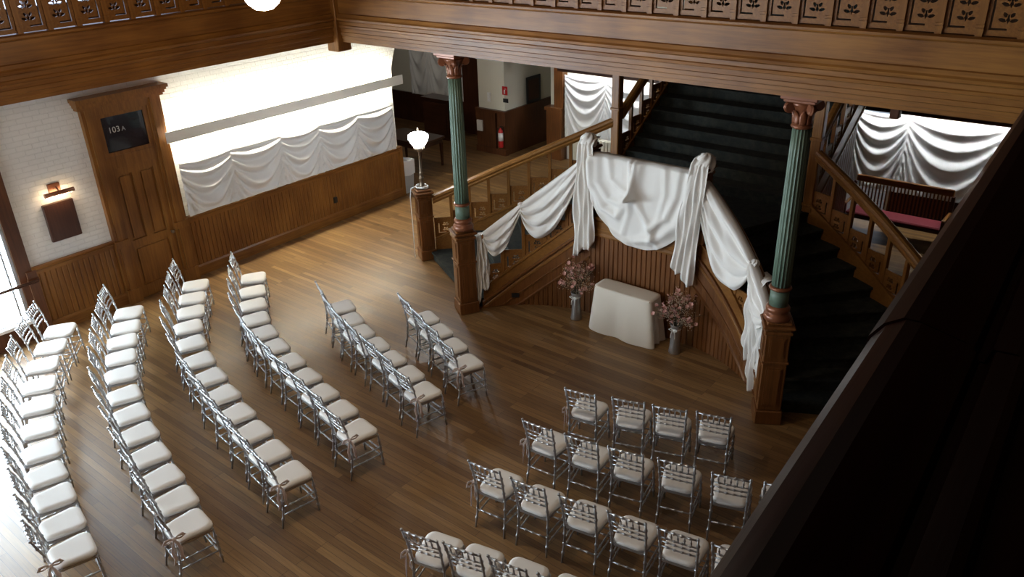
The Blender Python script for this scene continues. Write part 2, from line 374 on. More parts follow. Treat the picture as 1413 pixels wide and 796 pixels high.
# glazed opening in the left wall
def window_left():
    b = MB()
    b.box(-12.98, -12.84, 3.88, 4.08, 0, 3.45); b.box(-12.86, -12.80, 3.98, 4.12, 0, 1.12); b.box(-12.86, -12.79, 3.97, 4.13, .95, 1.0); b.box(-12.95, -12.86, -2.2, 3.86, 0, .36); b.box(-12.98, -12.8, -2.2, 4.08, 3.25, 3.45)
    for y in (-2.2, -.5, 1.65): b.box(-12.97, -12.85, y - .06, y + .06, .3, 3.3)
    o = struct(b.build('window_1', 'pierwood_shaded'))
    f = MB(); f.box(-12.93, -12.88, 3.83, 3.88, .36, 3.25); f.box(-12.93, -12.88, 3.74, 3.77, .36, 3.25); struct(f.build('window_frame', 'zinc', o))
    p = struct(MB().box(-13.02, -13.0, -2.2, 3.86, .3, 3.3).build('window_pane', 'pane', o)); 
    c = MB(); c.cbox(-12.9, -12.8, -2.2, 3.9, .30, .36, .01); struct(c.build('window_sill', 'white_trim', o))
    m = MB(); m.tube([(-12.74, -2.1, .97), (-12.74, 4.1, .97)], .025, 10)
    for y in (-2, 1.0, 4.02): m.tube([(-12.74, y, .97), (-12.9, y, .97)], .014, 6)
    struct(m.build('push_rail', 'darkY', o))
window_left()
def window_upper(n, y0, y1):
    b = MB()
    for y in (y0, (y0 + y1) / 2, y1): b.box(-12.96, -12.84, y - .07, y + .07, 4.7, 8.2)
    for z in (4.78, 6.4, 8.15): b.box(-12.96, -12.86, y0, y1, z - .06, z + .06)
    o = struct(b.build('window_%d' % n, 'darkZ'))
    struct(MB().box(-13.02, -13.0, y0, y1, 4.74, 8.2).build('window_pane', 'pane_up', o))
window_upper(2, -1.2, 3.0); window_upper(3, 3.0, 7.2)

b = MB()  # unseen glowing window added in the near wall to brighten the left side
for x in (-12.2, -10.2, -8.2): b.box(x - .06, x + .06, -4.2, -4.1, .7, 3.5)
for z in (.75, 2.1, 3.45): b.box(-12.2, -8.2, -4.2, -4.12, z - .05, z + .05)
o = struct(b.build('window_4', 'darkZ')); struct(MB().box(-12.2, -8.2, -4.195, -4.18, .7, 3.5).build('window_pane', 'pane_fill', o))
# door 103A with its casing, transom and cornice
def door():
    b = MB(); x = -12.9
    for y0, y1 in ((5.38, 5.58), (6.44, 6.68)):
        b.prism([(y0, x), (y0, x + .09), (y0 + .03, x + .12), (y1 - .03, x + .12), (y1, x + .09), (y1, x)], 'z', 0, 3.3) if False else b.box(x, x + .1, y0, y1, 0, 3.3)
        b.box(x, x + .13, y0 + .05, y1 - .05, .25, 3.3); b.box(x, x + .14, y0 - .01, y1 + .01, 0, .25); b.box(x, x + .145, y0 - .01, y1 + .01, 1.02, 1.14)
    b.box(x, x + .1, 5.58, 6.44, 3.18, 3.32); b.box(x, x + .08, 5.58, 6.44, 2.3, 2.5)
    for k, (o, z) in enumerate(((.13, 3.3), (.17, 3.34), (.21, 3.39), (.25, 3.43))): b.box(x, x + o, 5.38 - o * .4, 6.68 + o * .4, z, z + .055)
    d = struct(b.build('door_1', 'oakZ'))
    q = MB(); q.box(x, x + .03, 5.58, 6.44, .01, 2.3)
    def stile(y0, y1, z0, z1): q.box(x + .03, x + .06, y0, y1, z0, z1)
    stile(5.58, 5.7, .01, 2.3); stile(6.32, 6.44, .01, 2.3); stile(5.95, 6.07, 1.05, 2.18); stile(5.7, 6.32, 2.18, 2.3); stile(5.7, 6.32, .92, 1.05); stile(5.7, 6.32, .01, .22)
    for y0, y1, z0, z1 in ((5.7, 5.95, 1.05, 2.18), (6.07, 6.32, 1.05, 2.18), (5.7, 6.32, .22, .92)):
        q.box(x + .03, x + .045, y0 + .04, y1 - .04, z0 + .04, z1 - .04)
    struct(q.build('door_leaf', 'oakZ', d))
    k = MB(); k.lathe([(0, -.02), (.028, -.02), (.03, 0), (.018, .03), (.012, .05)], (0, 0), 14); 
    k.v = [(x + .06 + .05 - p[2], 6.38 + p[0], 1.0 + p[1]) for p in k.v]; struct(k.build('door_handle', 'brass', d))
    g = MB(); g.box(x + .02, x + .05, 5.6, 6.42, 2.52, 3.16)
    struct(g.build('transom_pane', 'darkglass', d))
    g = MB()
    for y0, y1, z0, z1 in ((5.58, 5.66, 2.501, 3.179), (6.36, 6.44, 2.501, 3.179), (5.66, 6.36, 2.501, 2.56), (5.66, 6.36, 3.12, 3.179)): g.box(x + .03, x + .075, y0, y1, z0, z1)
    struct(g.build('transom_frame', 'oakZ', d))
    cu = bpy.data.curves.new('door_number', 'FONT'); cu.body = '103'; cu.size = .13; cu.align_x = 'CENTER'; cu.align_y = 'CENTER'; cu.extrude = .002; cu.materials.append(M['gold'])
    t = bpy.data.objects.new('door_number', cu); COL.objects.link(t); t.parent = d; t.location = (x + .055, 5.84, 2.90); t.rotation_euler = (R(90), 0, R(90)); struct(t)
    cu = bpy.data.curves.new('door_letter', 'FONT'); cu.body = 'A'; cu.size = .10; cu.align_x = 'CENTER'; cu.align_y = 'CENTER'; cu.extrude = .002; cu.materials.append(M['zinc'])
    t = bpy.data.objects.new('door_letter', cu); COL.objects.link(t); t.parent = d; t.location = (x + .055, 5.99, 2.89); t.rotation_euler = (R(90), 0, R(90)); struct(t)
door()

# ------------------------------------------------------------------ balcony fronts
FPROF = [(-.3, 4.12), (0, 4.12), (0, 4.165), (.012, 4.17), (.012, 4.215), (.03, 4.225), (.03, 4.27), (.02, 4.275), (.022, 4.33), (.045, 4.34), (.05, 4.37), (.035, 4.38), (.035, 4.425),
         (.075, 4.445), (.082, 4.475), (.06, 4.495), (.045, 4.535), (.02, 4.545), (.02, 4.775), (.045, 4.785), (.06, 4.80), (.06, 4.825), (.03, 4.835), (.0, 4.84), (-.3, 4.84)]
b = MB(); b.loft([[(x, YF - o, z) for o, z in FPROF] for x in (XF, .2)])
struct(b.build('trim_back_gallery_front', 'oakX'))
b = MB(); b.loft([[(XF + o, y, z) for o, z in FPROF] for y in (-4.2, YF + .05)])
struct(b.build('trim_left_gallery_front', 'oakY'))
b = MB(); b.cbox(XF - .16, XF + .1, YF - .1, YF + .16, 3.98, 4.9, .01)
struct(b.build('trim_gallery_corner', 'oakZ'))

struct(MB().cbox(-2.06, -1.97, 8.44, 8.54, 3.99, 4.14, .01).build('trim_block', 'darkZ'))
# pierced panels: outline with L-shaped slot and sprig cut-outs, filled as 2D curves
def fret_mesh(name, W, H, holes, t=.012):
    cu = bpy.data.curves.new(name, 'CURVE'); cu.dimensions = '2D'; cu.fill_mode = 'BOTH'; cu.extrude = t
    def sp(pts):
        s = cu.splines.new('POLY'); s.points.add(len(pts) - 1); s.use_cyclic_u = True
        for i, p in enumerate(pts): s.points[i].co = (p[0], p[1], 0, 1)
    sp([(-W / 2, 0), (W / 2, 0), (W / 2, H), (-W / 2, H)])
    for h in holes: sp(h)
    o = bpy.data.objects.new(name, cu); COL.objects.link(o)
    dg = bpy.context.evaluated_depsgraph_get(); me = bpy.data.meshes.new_from_object(o.evaluated_get(dg)); me.name = name
    bpy.data.objects.remove(o)
    return me
def sprig(cx, cy, h, r=.014):                       # separate leaf-shaped holes stacked as a sprig
    H = []
    def leaf(x, y, L, a, wd):
        ca, sa = math.cos(a), math.sin(a); pts = []
        for u, v in ((0, 0), (.35, .5), (.75, .42), (1, 0), (.75, -.42), (.35, -.5)):
            pts.append((x + L * u * ca - wd * v * sa, y + L * u * sa + wd * v * ca))
        H.append(pts)
    for k in range(2):
        y = cy + k * h * .5
        leaf(cx, y + .004, h * .33, R(90), r * 1.1)
        leaf(cx - .008, y + h * .1, h * .28, R(165), r); leaf(cx + .008, y + h * .1, h * .28, R(15), r)
        leaf(cx - .008, y + h * .22, h * .22, R(130), r); leaf(cx + .008, y + h * .22, h * .22, R(50), r)
    return H
def Lslot(x, y, L, Hh, w=.012, s=1):
    p = [(x, y), (x + s * L, y), (x + s * L, y + w), (x + s * w, y + w), (x + s * w, y + Hh), (x, y + Hh)]
    return [p if s > 0 else p[::-1]]
ME_GAL = fret_mesh('gallery_panel', .27, .78, Lslot(-.10, .05, .14, .30, .018) + sprig(.035, .10, .26, .032) + sprig(.035, .43, .26, .032) + Lslot(-.095, .72, .13, -.26, -.014) )
ME_GALM = fret_mesh('gallery_panel_mirror', .27, .78, Lslot(.10, .05, .14, .30, .018, -1) + sprig(-.035, .10, .26, .032) + sprig(-.035, .43, .26, .032))
for me in (ME_GAL, ME_GALM): me.materials.append(M['oakZ'])
def link_mesh(name, me, parent, loc, rot):
    o = bpy.data.objects.new(name, me); COL.objects.link(o); o.parent = parent; o.location = loc; o.rotation_euler = rot; return o
def gallery(axis, a0, a1, pos, label, pitch=.33, first=None, far=None):
    root = empty('gallery_balustrade', (0, 0, 0)); tag(root, label, 'balustrade')
    n = int((a1 - a0) / pitch)
    def put(b, u0, u1, o0, o1, z0, z1):
        if axis == 'x': b.box(u0, u1, pos + o0, pos + o1, z0, z1)
        else: b.box(pos - o1, pos - o0, u0, u1, z0, z1)
    pb = MB(); put(pb, -.03, .03, -.005, .055, 0, .86); put(pb, -.034, .034, -.014, .06, .04, .07); put(pb, -.034, .034, -.014, .06, .085, .1)
    for k in range(n + 1):
        u = a0 + k * pitch
        if k == 0:
            base = MB(); base.v = [((x, y - pos, z) if axis == 'x' else (x - pos, y, z)) for x, y, z in pb.v]; base.f = pb.f; base.sm = pb.sm
            o = base.build('post', 'oakZ', root); me = o.data
        else: o = bpy.data.objects.new('post', me); COL.objects.link(o); o.parent = root
        o.location = (u, pos, 4.84) if axis == 'x' else (pos, u, 4.84)
        if k < n:
            if axis == 'x': link_mesh('panel', ME_GAL, root, (u + pitch / 2, pos + .03, 4.85), (R(90), 0, 0))
            else: link_mesh('panel', ME_GALM, root, (pos - .03, u + pitch / 2, 4.85), (R(90), 0, R(90)))
    rl = MB()
    prof = [(-.09, .0), (.09, .0), (.1, .04), (.08, .07), (.0, .085), (-.08, .07), (-.1, .04)]
    rl.sweep(prof, [(a0, pos + .03, 5.66), (a1, pos + .03, 5.66)] if axis == 'x' else [(pos - .03, a0, 5.66), (pos - .03, a1, 5.66)])
    rl.build('handrail', 'rail', root)
    return root
gallery('x', -10.0 + .01, -.45, YF, 'pierced oak balustrade on the back balcony front above the staircase')
gallery('y', -2.1 + .0, 8.2, XF, 'pierced oak balustrade on the left balcony front, daylight behind its cut-outs')

# near gallery: the dark handrail under the camera, its parapet and front
def near_gallery():
    root = empty('near_handrail', (0, 0, 0)); tag(root, 'dark polished mahogany balcony handrail crossing the lower right corner', 'handrail')
    def run(prof, y0, y1, dx=0):
        b = MB(); b.loft([[(s + .007 - .0346 * y + dx, y, z) for s, z in prof] for y in (y0, y1)]); return b
    cap = [(-.170, 5.44), (-.19, 5.475), (-.197, 5.52), (-.19, 5.565), (-.175, 5.588), (-.153, 5.603), (-.135, 5.604), (-.080, 5.592), (-.070, 5.585), (-.064, 5.572), (-.056, 5.572), (-.050, 5.592), (-.025, 5.594), (-.015, 5.588), (-.008, 5.57),
           (.02, 5.57), (.06, 5.568), (.10, 5.56), (.13, 5.53), (.135, 5.48), (.11, 5.44)]
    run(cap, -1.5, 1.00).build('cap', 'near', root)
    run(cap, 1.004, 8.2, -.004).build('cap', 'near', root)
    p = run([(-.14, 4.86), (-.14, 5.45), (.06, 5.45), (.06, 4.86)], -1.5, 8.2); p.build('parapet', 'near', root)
    b = MB(); b.loft([[(s - .033 * y - .02, y, z) for s, z in [(-o, zz) for o, zz in FPROF]] for y in (-4.2, YF)])
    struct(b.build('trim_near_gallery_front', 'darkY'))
near_gallery()

# ------------------------------------------------------------------ staircase
RISE = 1.65
def zt(t): return .21 + (RISE - .21) * (t ** 1.15)
def inner(t, s): q = herm((-7.90, 8.70), (.9, 1.5), (-6.33, 9.66), (1.9, .1), t); return flip((q.x, q.y), s)
def outer(t, s): q = herm((-9.93, 9.76), (1.9, 2.3), (-7.15, 11.65), (3.2, 1.2), t); return flip((q.x, q.y), s)
NR = 10
def flight(s, label, side):
    root = empty('side_flight', (0, 0, 0)); tag(root, label, 'stairs')
    b = MB(); n = 9; T = [((k / n) ** (1 / 1.15)) for k in range(n + 1)]
    for k in range(n):                                              # solid steps, each a wedge from inner to outer stringer, with rounded nosing
        t0, t1 = T[k], T[k + 1]
        z = RISE * (k + 1) / (n + 1); zb = max(0, z - .5)
        a0, a1 = Vector(inner(t0, s)), Vector(inner(t1, s)); c0, c1 = Vector(outer(t0, s)), Vector(outer(t1, s))
        am, cm = Vector(inner((t0 + t1) / 2, s)), Vector(outer((t0 + t1) / 2, s))
        d = (a0 - a1).normalized() * .03; e = (c0 - c1).normalized() * .03
        top = [a0 + d, c0 + e, cm, c1, a1, am]; low = [a0, c0, cm, c1, a1, am]
        b.loft([[(p.x, p.y, zb) for p in low], [(p.x, p.y, z - .04) for p in low], [(p.x, p.y, z - .035) for p in top], [(p.x, p.y, z - .008) for p in top], [(lerp(p.x, q.x, .3), lerp(p.y, q.y, .3), z) for p, q in zip(top, low)]])
    b.build('steps', 'carpet', root)
    for fn, sg in ((inner, 1), (outer, -1)):
        pts = [fn(i / 24, s) for i in range(25)]
        boards(pts, .0, lambda t: max(.02, zt(t) - .30), sg * s, 'boarding', 'stage', step=.08, depth=.035, parent=root)
        if fn is inner:
            path = [(*fn(t, s), zt(t)) for t in [.05 + .95 * i / 24 for i in range(25)]]
            pr = [(-.02, -.70), (.045, -.70), (.055, -.66), (.035, -.64), (.03, -.50), (.045, -.49), (.05, -.46), (.035, -.45), (.035, -.20), (.06, -.18), (.06, -.14), (.02, -.13), (-.02, -.13)]
            if s < 0: pr = [(-a, c) for a, c in pr]
            rings = []
            for i, p in enumerate(path):
                a = Vector(path[max(i - 1, 0)]); c = Vector(path[min(i + 1, 24)]); d = c - a; sd = Vector((d.y, -d.x, 0)).normalized()
                rings.append([(p[0] + sd.x * q[0], p[1] + sd.y * q[0], max(.003 + .001 * j, p[2] + q[1])) for j, q in enumerate(pr)])
            sb = MB(); sb.loft(rings); sb.build('rake_band', 'stage', root)
    return root
flight(1, 'left dark carpeted flight of fanned steps down from the landing', 'left')
flight(-1, 'right dark carpeted flight of fanned steps down from the landing', 'right')
b = MB()
o1, o2 = outer(1, 1), outer(1, -1); i1, i2 = inner(1, 1), inner(1, -1)
b.loft([[(p[0], p[1], z) for p in (i1, i2, o2, (o2[0], 12.3), (o1[0], 12.3), o1)] for z in (0, RISE)])
ld = b.build('stair_landing', 'carpet'); tag(ld, 'dark carpeted landing behind the draped centre railing', 'landing')
b = MB(); RUN, RS = .28, .18
YS = 11.62
for k in range(16):
    y = YS + RUN * k; z = RISE + RS * (k + 1)
    b.loft([[(x, y, RISE - .02 + max(0, RS * (k - 1))), (x, y, z - .04), (x, y - .03, z - .035), (x, y - .03, z - .008), (x, y - .02, z), (x, y + RUN, z), (x, y + RUN, RISE - .02 + max(0, RS * (k - 1)))] for x in (-7.1, -3.8)])
mf = b.build('main_flight', 'carpet'); tag(mf, 'wide dark carpeted main flight rising from the landing', 'stairs')

# balustrade along a path: stringer, square balusters, pierced stepped panels, moulded handrail
ME_ST = {}
def stair_panel(W):
    key = round(W, 2)
    if key not in ME_ST:
        me = fret_mesh('stair_panel', W, .40, Lslot(-W * .28, .10, .14, .19, .02) + [[(x + .045, y) for x, y in h] for h in sprig(0, .13, .20, .034)]); me.materials.append(M['oakZ']); ME_ST[key] = me
    return ME_ST[key]
HR = [(a * 1.25, c * 1.45) for a, c in [(-.045, -.06), (.045, -.06), (.055, -.03), (.04, -.015), (.052, .01), (.045, .035), (.02, .05), (-.02, .05), (-.045, .035), (-.052, .01), (-.04, -.015), (-.055, -.03)]]
def balustrade(fn, zn, n, label, name='stair_balustrade', top=.93, base=.02, str_lo=-.32, str_hi=.10, closed_below=None, rail_ext=None, t0=0, t1=1):
    root = empty(name, (0, 0, 0)); tag(root, label, 'balustrade')
    path = [(*fn(t), zn(t)) for t in [t0 + (t1 - t0) * i / 24 for i in range(25)]]
    sb = MB(); sb.sweep([(-.03, str_lo), (.03, str_lo), (.045, str_lo + .02), (.045, str_lo + .06), (.03, str_lo + .08), (.03, str_hi - .05), (.05, str_hi - .04), (.05, str_hi), (-.05, str_hi), (-.05, str_hi - .04), (-.03, str_hi - .05), (-.03, str_lo + .08), (-.045, str_lo + .06), (-.045, str_lo + .02)], path)
    sb.build('stringer', 'rail', root)
    rb = MB(); rp = [(p[0], p[1], p[2] + top) for p in path]
    rb.sweep(HR, rp, smooth=False); rb.build('handrail', 'rail', root)
    for k in range(n + 1):
        t = lerp(t0, t1, k / n); p = fn(t); q = fn(min(1, t + .02)) if t < .98 else fn(t); q0 = fn(max(0, t - .02))
        a = math.atan2(q[1] - q0[1], q[0] - q0[0])
        if 0 < k < n:
            bb = MB(); bb.cbox(-.028, .028, -.028, .028, 0, top - str_hi - .04, .004)
            o = bb.build('baluster', 'oakZ', root); o.location = (p[0], p[1], zn(t) + str_hi); o.rotation_euler = (0, 0, a)
        if k < n:
            t2 = lerp(t0, t1, (k + 1) / n); p2 = fn(t2); W = math.dist(p, p2); a2 = math.atan2(p2[1] - p[1], p2[0] - p[0])
            z = min(zn(t), zn(t2)) + str_hi - .02; dz = abs(zn(t2) - zn(t))
            link_mesh('panel', stair_panel(W), root, ((p[0] + p2[0]) / 2, (p[1] + p2[1]) / 2, z), (R(90), 0, a2))
    return root
for s, side in ((1, 'left'), (-1, 'right')):
    balustrade(lambda t, s=s: outer(t, s), zt, 9, 'oak outer balustrade of the %s flight with stepped pierced panels' % side, t0=.03, t1=.985, str_hi=.17)
    balustrade(lambda t, s=s: inner(t, s), zt, 5, 'oak inner balustrade of the %s flight, mostly hidden under white drapery' % side, t0=.07, t1=.97, str_lo=-.30)
balustrade(lambda t: (lerp(-6.2, -4.7, t), 9.66), lambda t: RISE, 4, 'oak landing balustrade under the white centre drape', str_lo=-.22)
for x, side in ((-7.13, 'left'), (-3.77, 'right')):
    balustrade(lambda t, x=x: (x, lerp(11.75, 16.1, t)), lambda t: lerp(RISE + .12, RISE + .12 + 4.35 * RS / RUN, t), 13, 'oak balustrade on the %s side of the main flight' % side, str_lo=-.26, str_hi=.16, top=.9)
struct(boards([(-6.38, 9.66), (-4.52, 9.66)], 0, RISE - .2, 1, 'wall_landing_front', 'stage', step=.08, depth=.035))
b = MB(); b.loft([[(x, 9.66 - o, z) for o, z in ((0, 1.36), (.04, 1.36), (.055, 1.39), (.04, 1.42), (.04, 1.6), (.07, 1.64), (.07, 1.68), (0, 1.7))] for x in (-6.4, -4.5)])
struct(b.build('trim_landing_front', 'rail'))
for x, side in ((-7.13, 'left'), (-3.77, 'right')):
    n = 1 if side == 'right' else -1
    struct(boards([(x, 11.65), (x, 13.5)], 0, lambda t: RISE + t * 1.85 * RS / RUN - .1, n, 'wall_main_flight_' + side, 'stage', step=.1))

# newel posts
def newel(x, y, rz, h, label, w=.29, cap=True, copper=False):
    root = empty('newel_post', (x, y, 0), rz); tag(root, label, 'newel post')
    b = MB(); hw = w / 2
    b.cbox(-hw - .02, hw + .02, -hw - .02, hw + .02, 0, .2, .012); b.cbox(-hw, hw, -hw, hw, .2, h - .06, .01)
    b.cbox(-hw - .015, hw + .015, -hw - .015, hw + .015, h * .62, h * .62 + .03, .006)
    b.cbox(-hw - .02, hw + .02, -hw - .02, hw + .02, h - .14, h - .09, .01)
    b.build('shaft', 'stage', root)
    for a in range(4):
        p = MB()
        for x0, x1, z0, z1 in ((-hw + .05, hw - .05, .28, h * .58), (-hw + .05, hw - .05, h * .68, h - .18)):
            p.box(x0, x1, -hw - .008, -hw, z0, z1); p.box(x0 + .02, x1 - .02, -hw - .014, -hw - .008, z0 + .02, z1 - .02)
        o = p.build('face_panel', 'stage', root); o.rotation_euler = (0, 0, a * math.pi / 2)
    c = MB(); c.cbox(-hw - .04, hw + .04, -hw - .04, hw + .04, h - .06, h - .02, .012); c.cbox(-hw, hw, -hw, hw, h - .02, h + .02, .012)
    c.build('cap', 'stage', root)
    return root
newel(-7.99, 8.56, R(-30), 1.42, 'square panelled oak newel under the left green column')
newel(-2.92, 8.56, R(30), 1.42, 'square panelled oak newel under the right green column')
newel(-10.0, 9.72, R(-30), 1.34, 'square oak newel carrying the lit lamp at the foot of the left flight', .26)
newel(-.90, 9.72, R(30), 1.34, 'square oak newel at the foot of the right flight', .26)
for x, side in ((-6.36, 'left'), (-4.54, 'right')):
    o = newel(x, 9.68, 0, 1.12, 'landing newel under the knotted drape at %s end of the centre railing' % side, .17); o.location.z = RISE
for x, side in ((-7.15, 'left'), (-3.75, 'right')):
    b = MB(); b.cbox(x - .075, x + .075, 11.58, 11.73, RISE, ZC + .3, .015)
    for z in (RISE + .1, 2.75, 3.95): b.cbox(x - .09, x + .09, 11.565, 11.745, z, z + .05, .01)
    tag(b.build('landing_post', 'oakZ'), 'tall square oak post from the landing to the ceiling, %s side' % side, 'post')
b = MB(); b.box(-11.9, -7.15, 11.6, 11.75, 3.55 + .4, ZC)
struct(b.build('beam_left', 'darkX'))

# fluted iron columns with scrolled capitals
def column(x, y, label):
    root = empty('column', (x, y, 1.44)); tag(root, label, 'column')
    b = MB(); b.lathe([(.150, 0), (.160, .02), (.160, .05), (.150, .075), (.132, .085), (.128, .11), (.140, .125), (.142, .15), (.128, .17), (.112, .185)], n=32); b.build('base', 'copper', root)
    b = MB(); b.lathe([(.110, .18), (.108, .40)], n=32); b.build('plinth_drum', 'green', root)
    b = MB(); b.lathe([(.108, .385), (.126, .395), (.132, .41), (.126, .425), (.108, .435)], n=32); b.build('ring', 'copper', root)
    b = MB(); b.lathe([(.108, .43), (.107, .9), (.104, 1.5), (.099, 2.0), (.095, 2.32)], n=128, flutes=(16, .13)); b.build('shaft', 'green', root)
    b = MB(); b.lathe([(.10, 2.31), (.112, 2.32), (.115, 2.335), (.105, 2.35), (.095, 2.36), (.098, 2.42), (.108, 2.5), (.135, 2.56), (.15, 2.585), (.11, 2.6)], n=32); b.build('capital_bell', 'copper', root)
    for k in range(8):                                             # leaves round the bell
        a = k * math.pi / 4 + .39; m = MB()
        def lf(u, v, a=a):
            r = .105 + .012 * v + .05 * max(0, v - .55) ** 1.3 * 2; wd = .042 * math.sin(math.pi * min(1, .25 + v * .7)); z = 2.36 + .17 * v - .09 * max(0, v - .8)
            o = (u - .5) * 2 * wd; rr = r - .012 * abs(u - .5) * 2
            return (rr * math.cos(a) - o * math.sin(a), rr * math.sin(a) + o * math.cos(a), z)
        m.grid(lf, 4, 8); solidify(m.build('leaf', 'copper', root), .006)
    for k in range(4):                                             # corner scrolls
        a = math.pi / 4 + k * math.pi / 2; m = MB(); pts = []; rad = []
        for i in range(40):
            t = i / 39; th = t * 2.4 * 2 * math.pi; r = .066 * (1 - t) + .012 * t
            u = .165 + r * math.cos(th + 1.57); z = 2.545 + r * math.sin(th + 1.57)
            pts.append((u * math.cos(a), u * math.sin(a), z)); rad.append(.017 * (1 - .4 * t))
        pts = [(.10 * math.cos(a), .10 * math.sin(a), 2.585)] + pts; rad = [.012] + rad
        m.tube(pts, rad, 6); m.tube([((.165) * math.cos(a) - .03 * math.sin(a), .165 * math.sin(a) + .03 * math.cos(a), 2.545), (.165 * math.cos(a) + .03 * math.sin(a), .165 * math.sin(a) - .03 * math.cos(a), 2.545)], .052, 14)
        m.build('scroll', 'copper', root)
    b = MB(); b.cbox(-.17, .17, -.17, .17, 2.60, 2.635, .008); b.cbox(-.2, .2, -.2, .2, 2.632, 2.682, .01); b.build('abacus', 'copper', root)
    return root
column(-7.96, 8.55, 'fluted green column with copper scrolled capital nearer the white brick wall')
column(-2.94, 8.55, 'fluted green column with copper scrolled capital beside the right flight')

point('side_room_fill', (-15.5, 13.8, 3.9), 45, (1, .93, .8), .15)  # lamp added near the side room's ceiling to lift its darkness
# newel lamp
def newel_lamp(x, y, z, label):
    root = empty('newel_lamp', (x, y, z)); tag(root, label, 'lamp')
    b = MB(); b.lathe([(.075, 0), (.08, .015), (.06, .03), (.045, .05), (.05, .07), (.042, .085), (.042, .17), (.05, .18), (.05, .2), (.036, .215), (.036, .28), (.044, .29), (.03, .31), (.026, .33), (.021, .66), (.03, .68)], n=20); b.build('stem', 'brass', root)
    b = MB(); b.lathe([(.03, .67), (.05, .69), (.072, .715), (.078, .745), (.07, .76)], n=20)
    for k in range(8): a = k * math.pi / 4; b.tube([(.06 * math.cos(a), .06 * math.sin(a), .70), (.09 * math.cos(a), .09 * math.sin(a), .72), (.095 * math.cos(a), .095 * math.sin(a), .76)], .007, 5)
    b.build('gallery', 'brass', root)
    b = MB(); b.lathe([(.07, .765), (.105, .79), (.145, .845), (.172, .905), (.178, .94), (.170, .975), (.13, 1.005), (.06, 1.02), (.0, 1.022)], n=28); b.build('lamp_shade', 'bowl', root)
    b = MB(); b.lathe([(.02, 1.02), (.014, 1.05), (.022, 1.07), (.01, 1.10), (.0, 1.105)], n=12); b.build('finial', 'brass', root)
    return root
newel_lamp(-10.0, 9.72, 1.365, 'lit newel lamp with glowing white glass bowl on a brass stem')
point('newel_lamp_light', (-10.0, 9.72, 2.62), 55, (.9, .96, 1), .15)
# pendant globe at the top edge
root = empty('pendant_lamp', (-6.04, 4.22, 5.44)); tag(root, 'glowing round globe lamp hanging at the top edge near the left balcony', 'lamp')
b = MB(); b.lathe([(.0, -.17), (.07, -.158), (.125, -.115), (.16, -.055), (.17, 0), (.16, .055), (.125, .11), (.07, .15), (.05, .165)], n=32); b.build('globe', 'bowlwarm', root)
b = MB(); b.lathe([(.055, .155), (.065, .17), (.05, .2), (.02, .22), (.012, .25), (.012, 4.1)], n=16); b.build('rod', 'brass', root)
point('pendant_light', (-6.04, 4.22, 5.05), 150, (1, .80, .55), .17)

# white cord wound round the lamp newel
b = MB(); pts = []
for i in range(40): a = i * .42; pts.append((-10.0 + .11 * math.cos(a), 9.72 + .11 * math.sin(a), 1.385 + .012 * math.sin(a * 1.7) + .0006 * i))
b.tube(pts, .009, 5); b.tube([(-10.11, 9.66, 1.39), (-10.15, 9.58, 1.37), (-10.157, 9.555, 1.2), (-10.15, 9.55, .6), (-10.16, 9.55, .02)], .009, 5)
tag(b.build('cord', 'white'), 'white cord wound round the lamp newel top and hanging down it', 'cord')

# ------------------------------------------------------------------ light shelf and wall cloth on the left wall
root = empty('light_shelf', (-12.9, 9.3, 2.63)); tag(root, 'long white light shelf glowing above the sheet on the brick wall', 'wall light')
def rel(b, o): b.v = [(p[0] - o[0], p[1] - o[1], p[2] - o[2]) for p in b.v]; return b
c0 = (-12.9, 9.3, 2.63)
b = MB(); b.box(-12.645, -12.635, 6.55, 11.97, 2.53, 2.72); rel(b, c0).build('valance_board', 'acrylic', root)
for y in (6.7, 8.4, 10.1, 11.8):
    b = MB(); b.box(-12.9, -12.66, y - .012, y + .012, 2.57, 2.60); rel(b, c0).build('bracket', 'white_trim', root)
for k in range(4):
    y0 = 6.72 + k * 1.3; b = MB(); b.tube([(-12.78, y0, 2.63), (-12.78, y0 + 1.22, 2.63)], .016, 8); rel(b, c0).build('fluorescent_tube', 'tube', root)

def wall_cloth(P0, P1, ztop, zbot, n, pins, label, name='wall_cloth', A=.035, lam=.22, mat='cloth2', off=.05, topsag=.06, deep=.55, nu=160, nv=90, wrinkle=.003, K=3.3):
    P0, P1 = Vector(P0), Vector(P1); n = Vector(n)
    Lh = (P1 - P0).length; H = ztop - zbot
    def fn(u, v):
        for i in range(len(pins) - 1):
            if u <= pins[i + 1] + 1e-9: break
        s = (u - pins[i]) / (pins[i + 1] - pins[i]); w = (pins[i + 1] - pins[i]) * Lh
        arc = 4 * s * (1 - s)
        top = ztop - topsag * arc; z = lerp(top, zbot, v); d = (top - z)
        dp = min(w * .55, H * deep)
        c = d / (.34 + dp * arc * .75 + .16 * d)
        ph = math.pi * (c * K + i * .37); f = .25 * (1 - 2 * abs(math.sin(ph)) ** .8) + .7 * math.cos(2 * ph) + .2 * math.sin(ph * 1.3 + u * 6)
        amp = A * (.15 + .85 * arc ** .6) * min(1, d / .08) * (1 if v < .93 else (1 - v) / .07 * .8 + .2)
        pl = A * .7 * (1 - arc) ** 5 * math.sin(s * 34 + 3 * i) * min(1, d * 2)
        wr = wrinkle * math.sin(u * 70 + 9 * math.sin(v * 7 + i)) * math.sin(v * 23 + u * 8)
        p = P0.lerp(P1, u); o = off + amp * f + pl * .6 + wr
        return (p.x + n.x * o, p.y + n.y * o, z)
    b = MB(); b.grid(fn, nu, nv); o = solidify(b.build(name, mat), .004)
    tag(o, label, 'cloth'); return o
wall_cloth((-12.9, 6.74, 0), (-12.9, 11.72, 0), 2.12, 1.16, (1, 0, 0), [0, .2, .42, .6, .8, 1], 'long white sheet with shallow swags pinned along the white brick wall', A=.06, K=3.3, off=.12, deep=.85, topsag=.02)
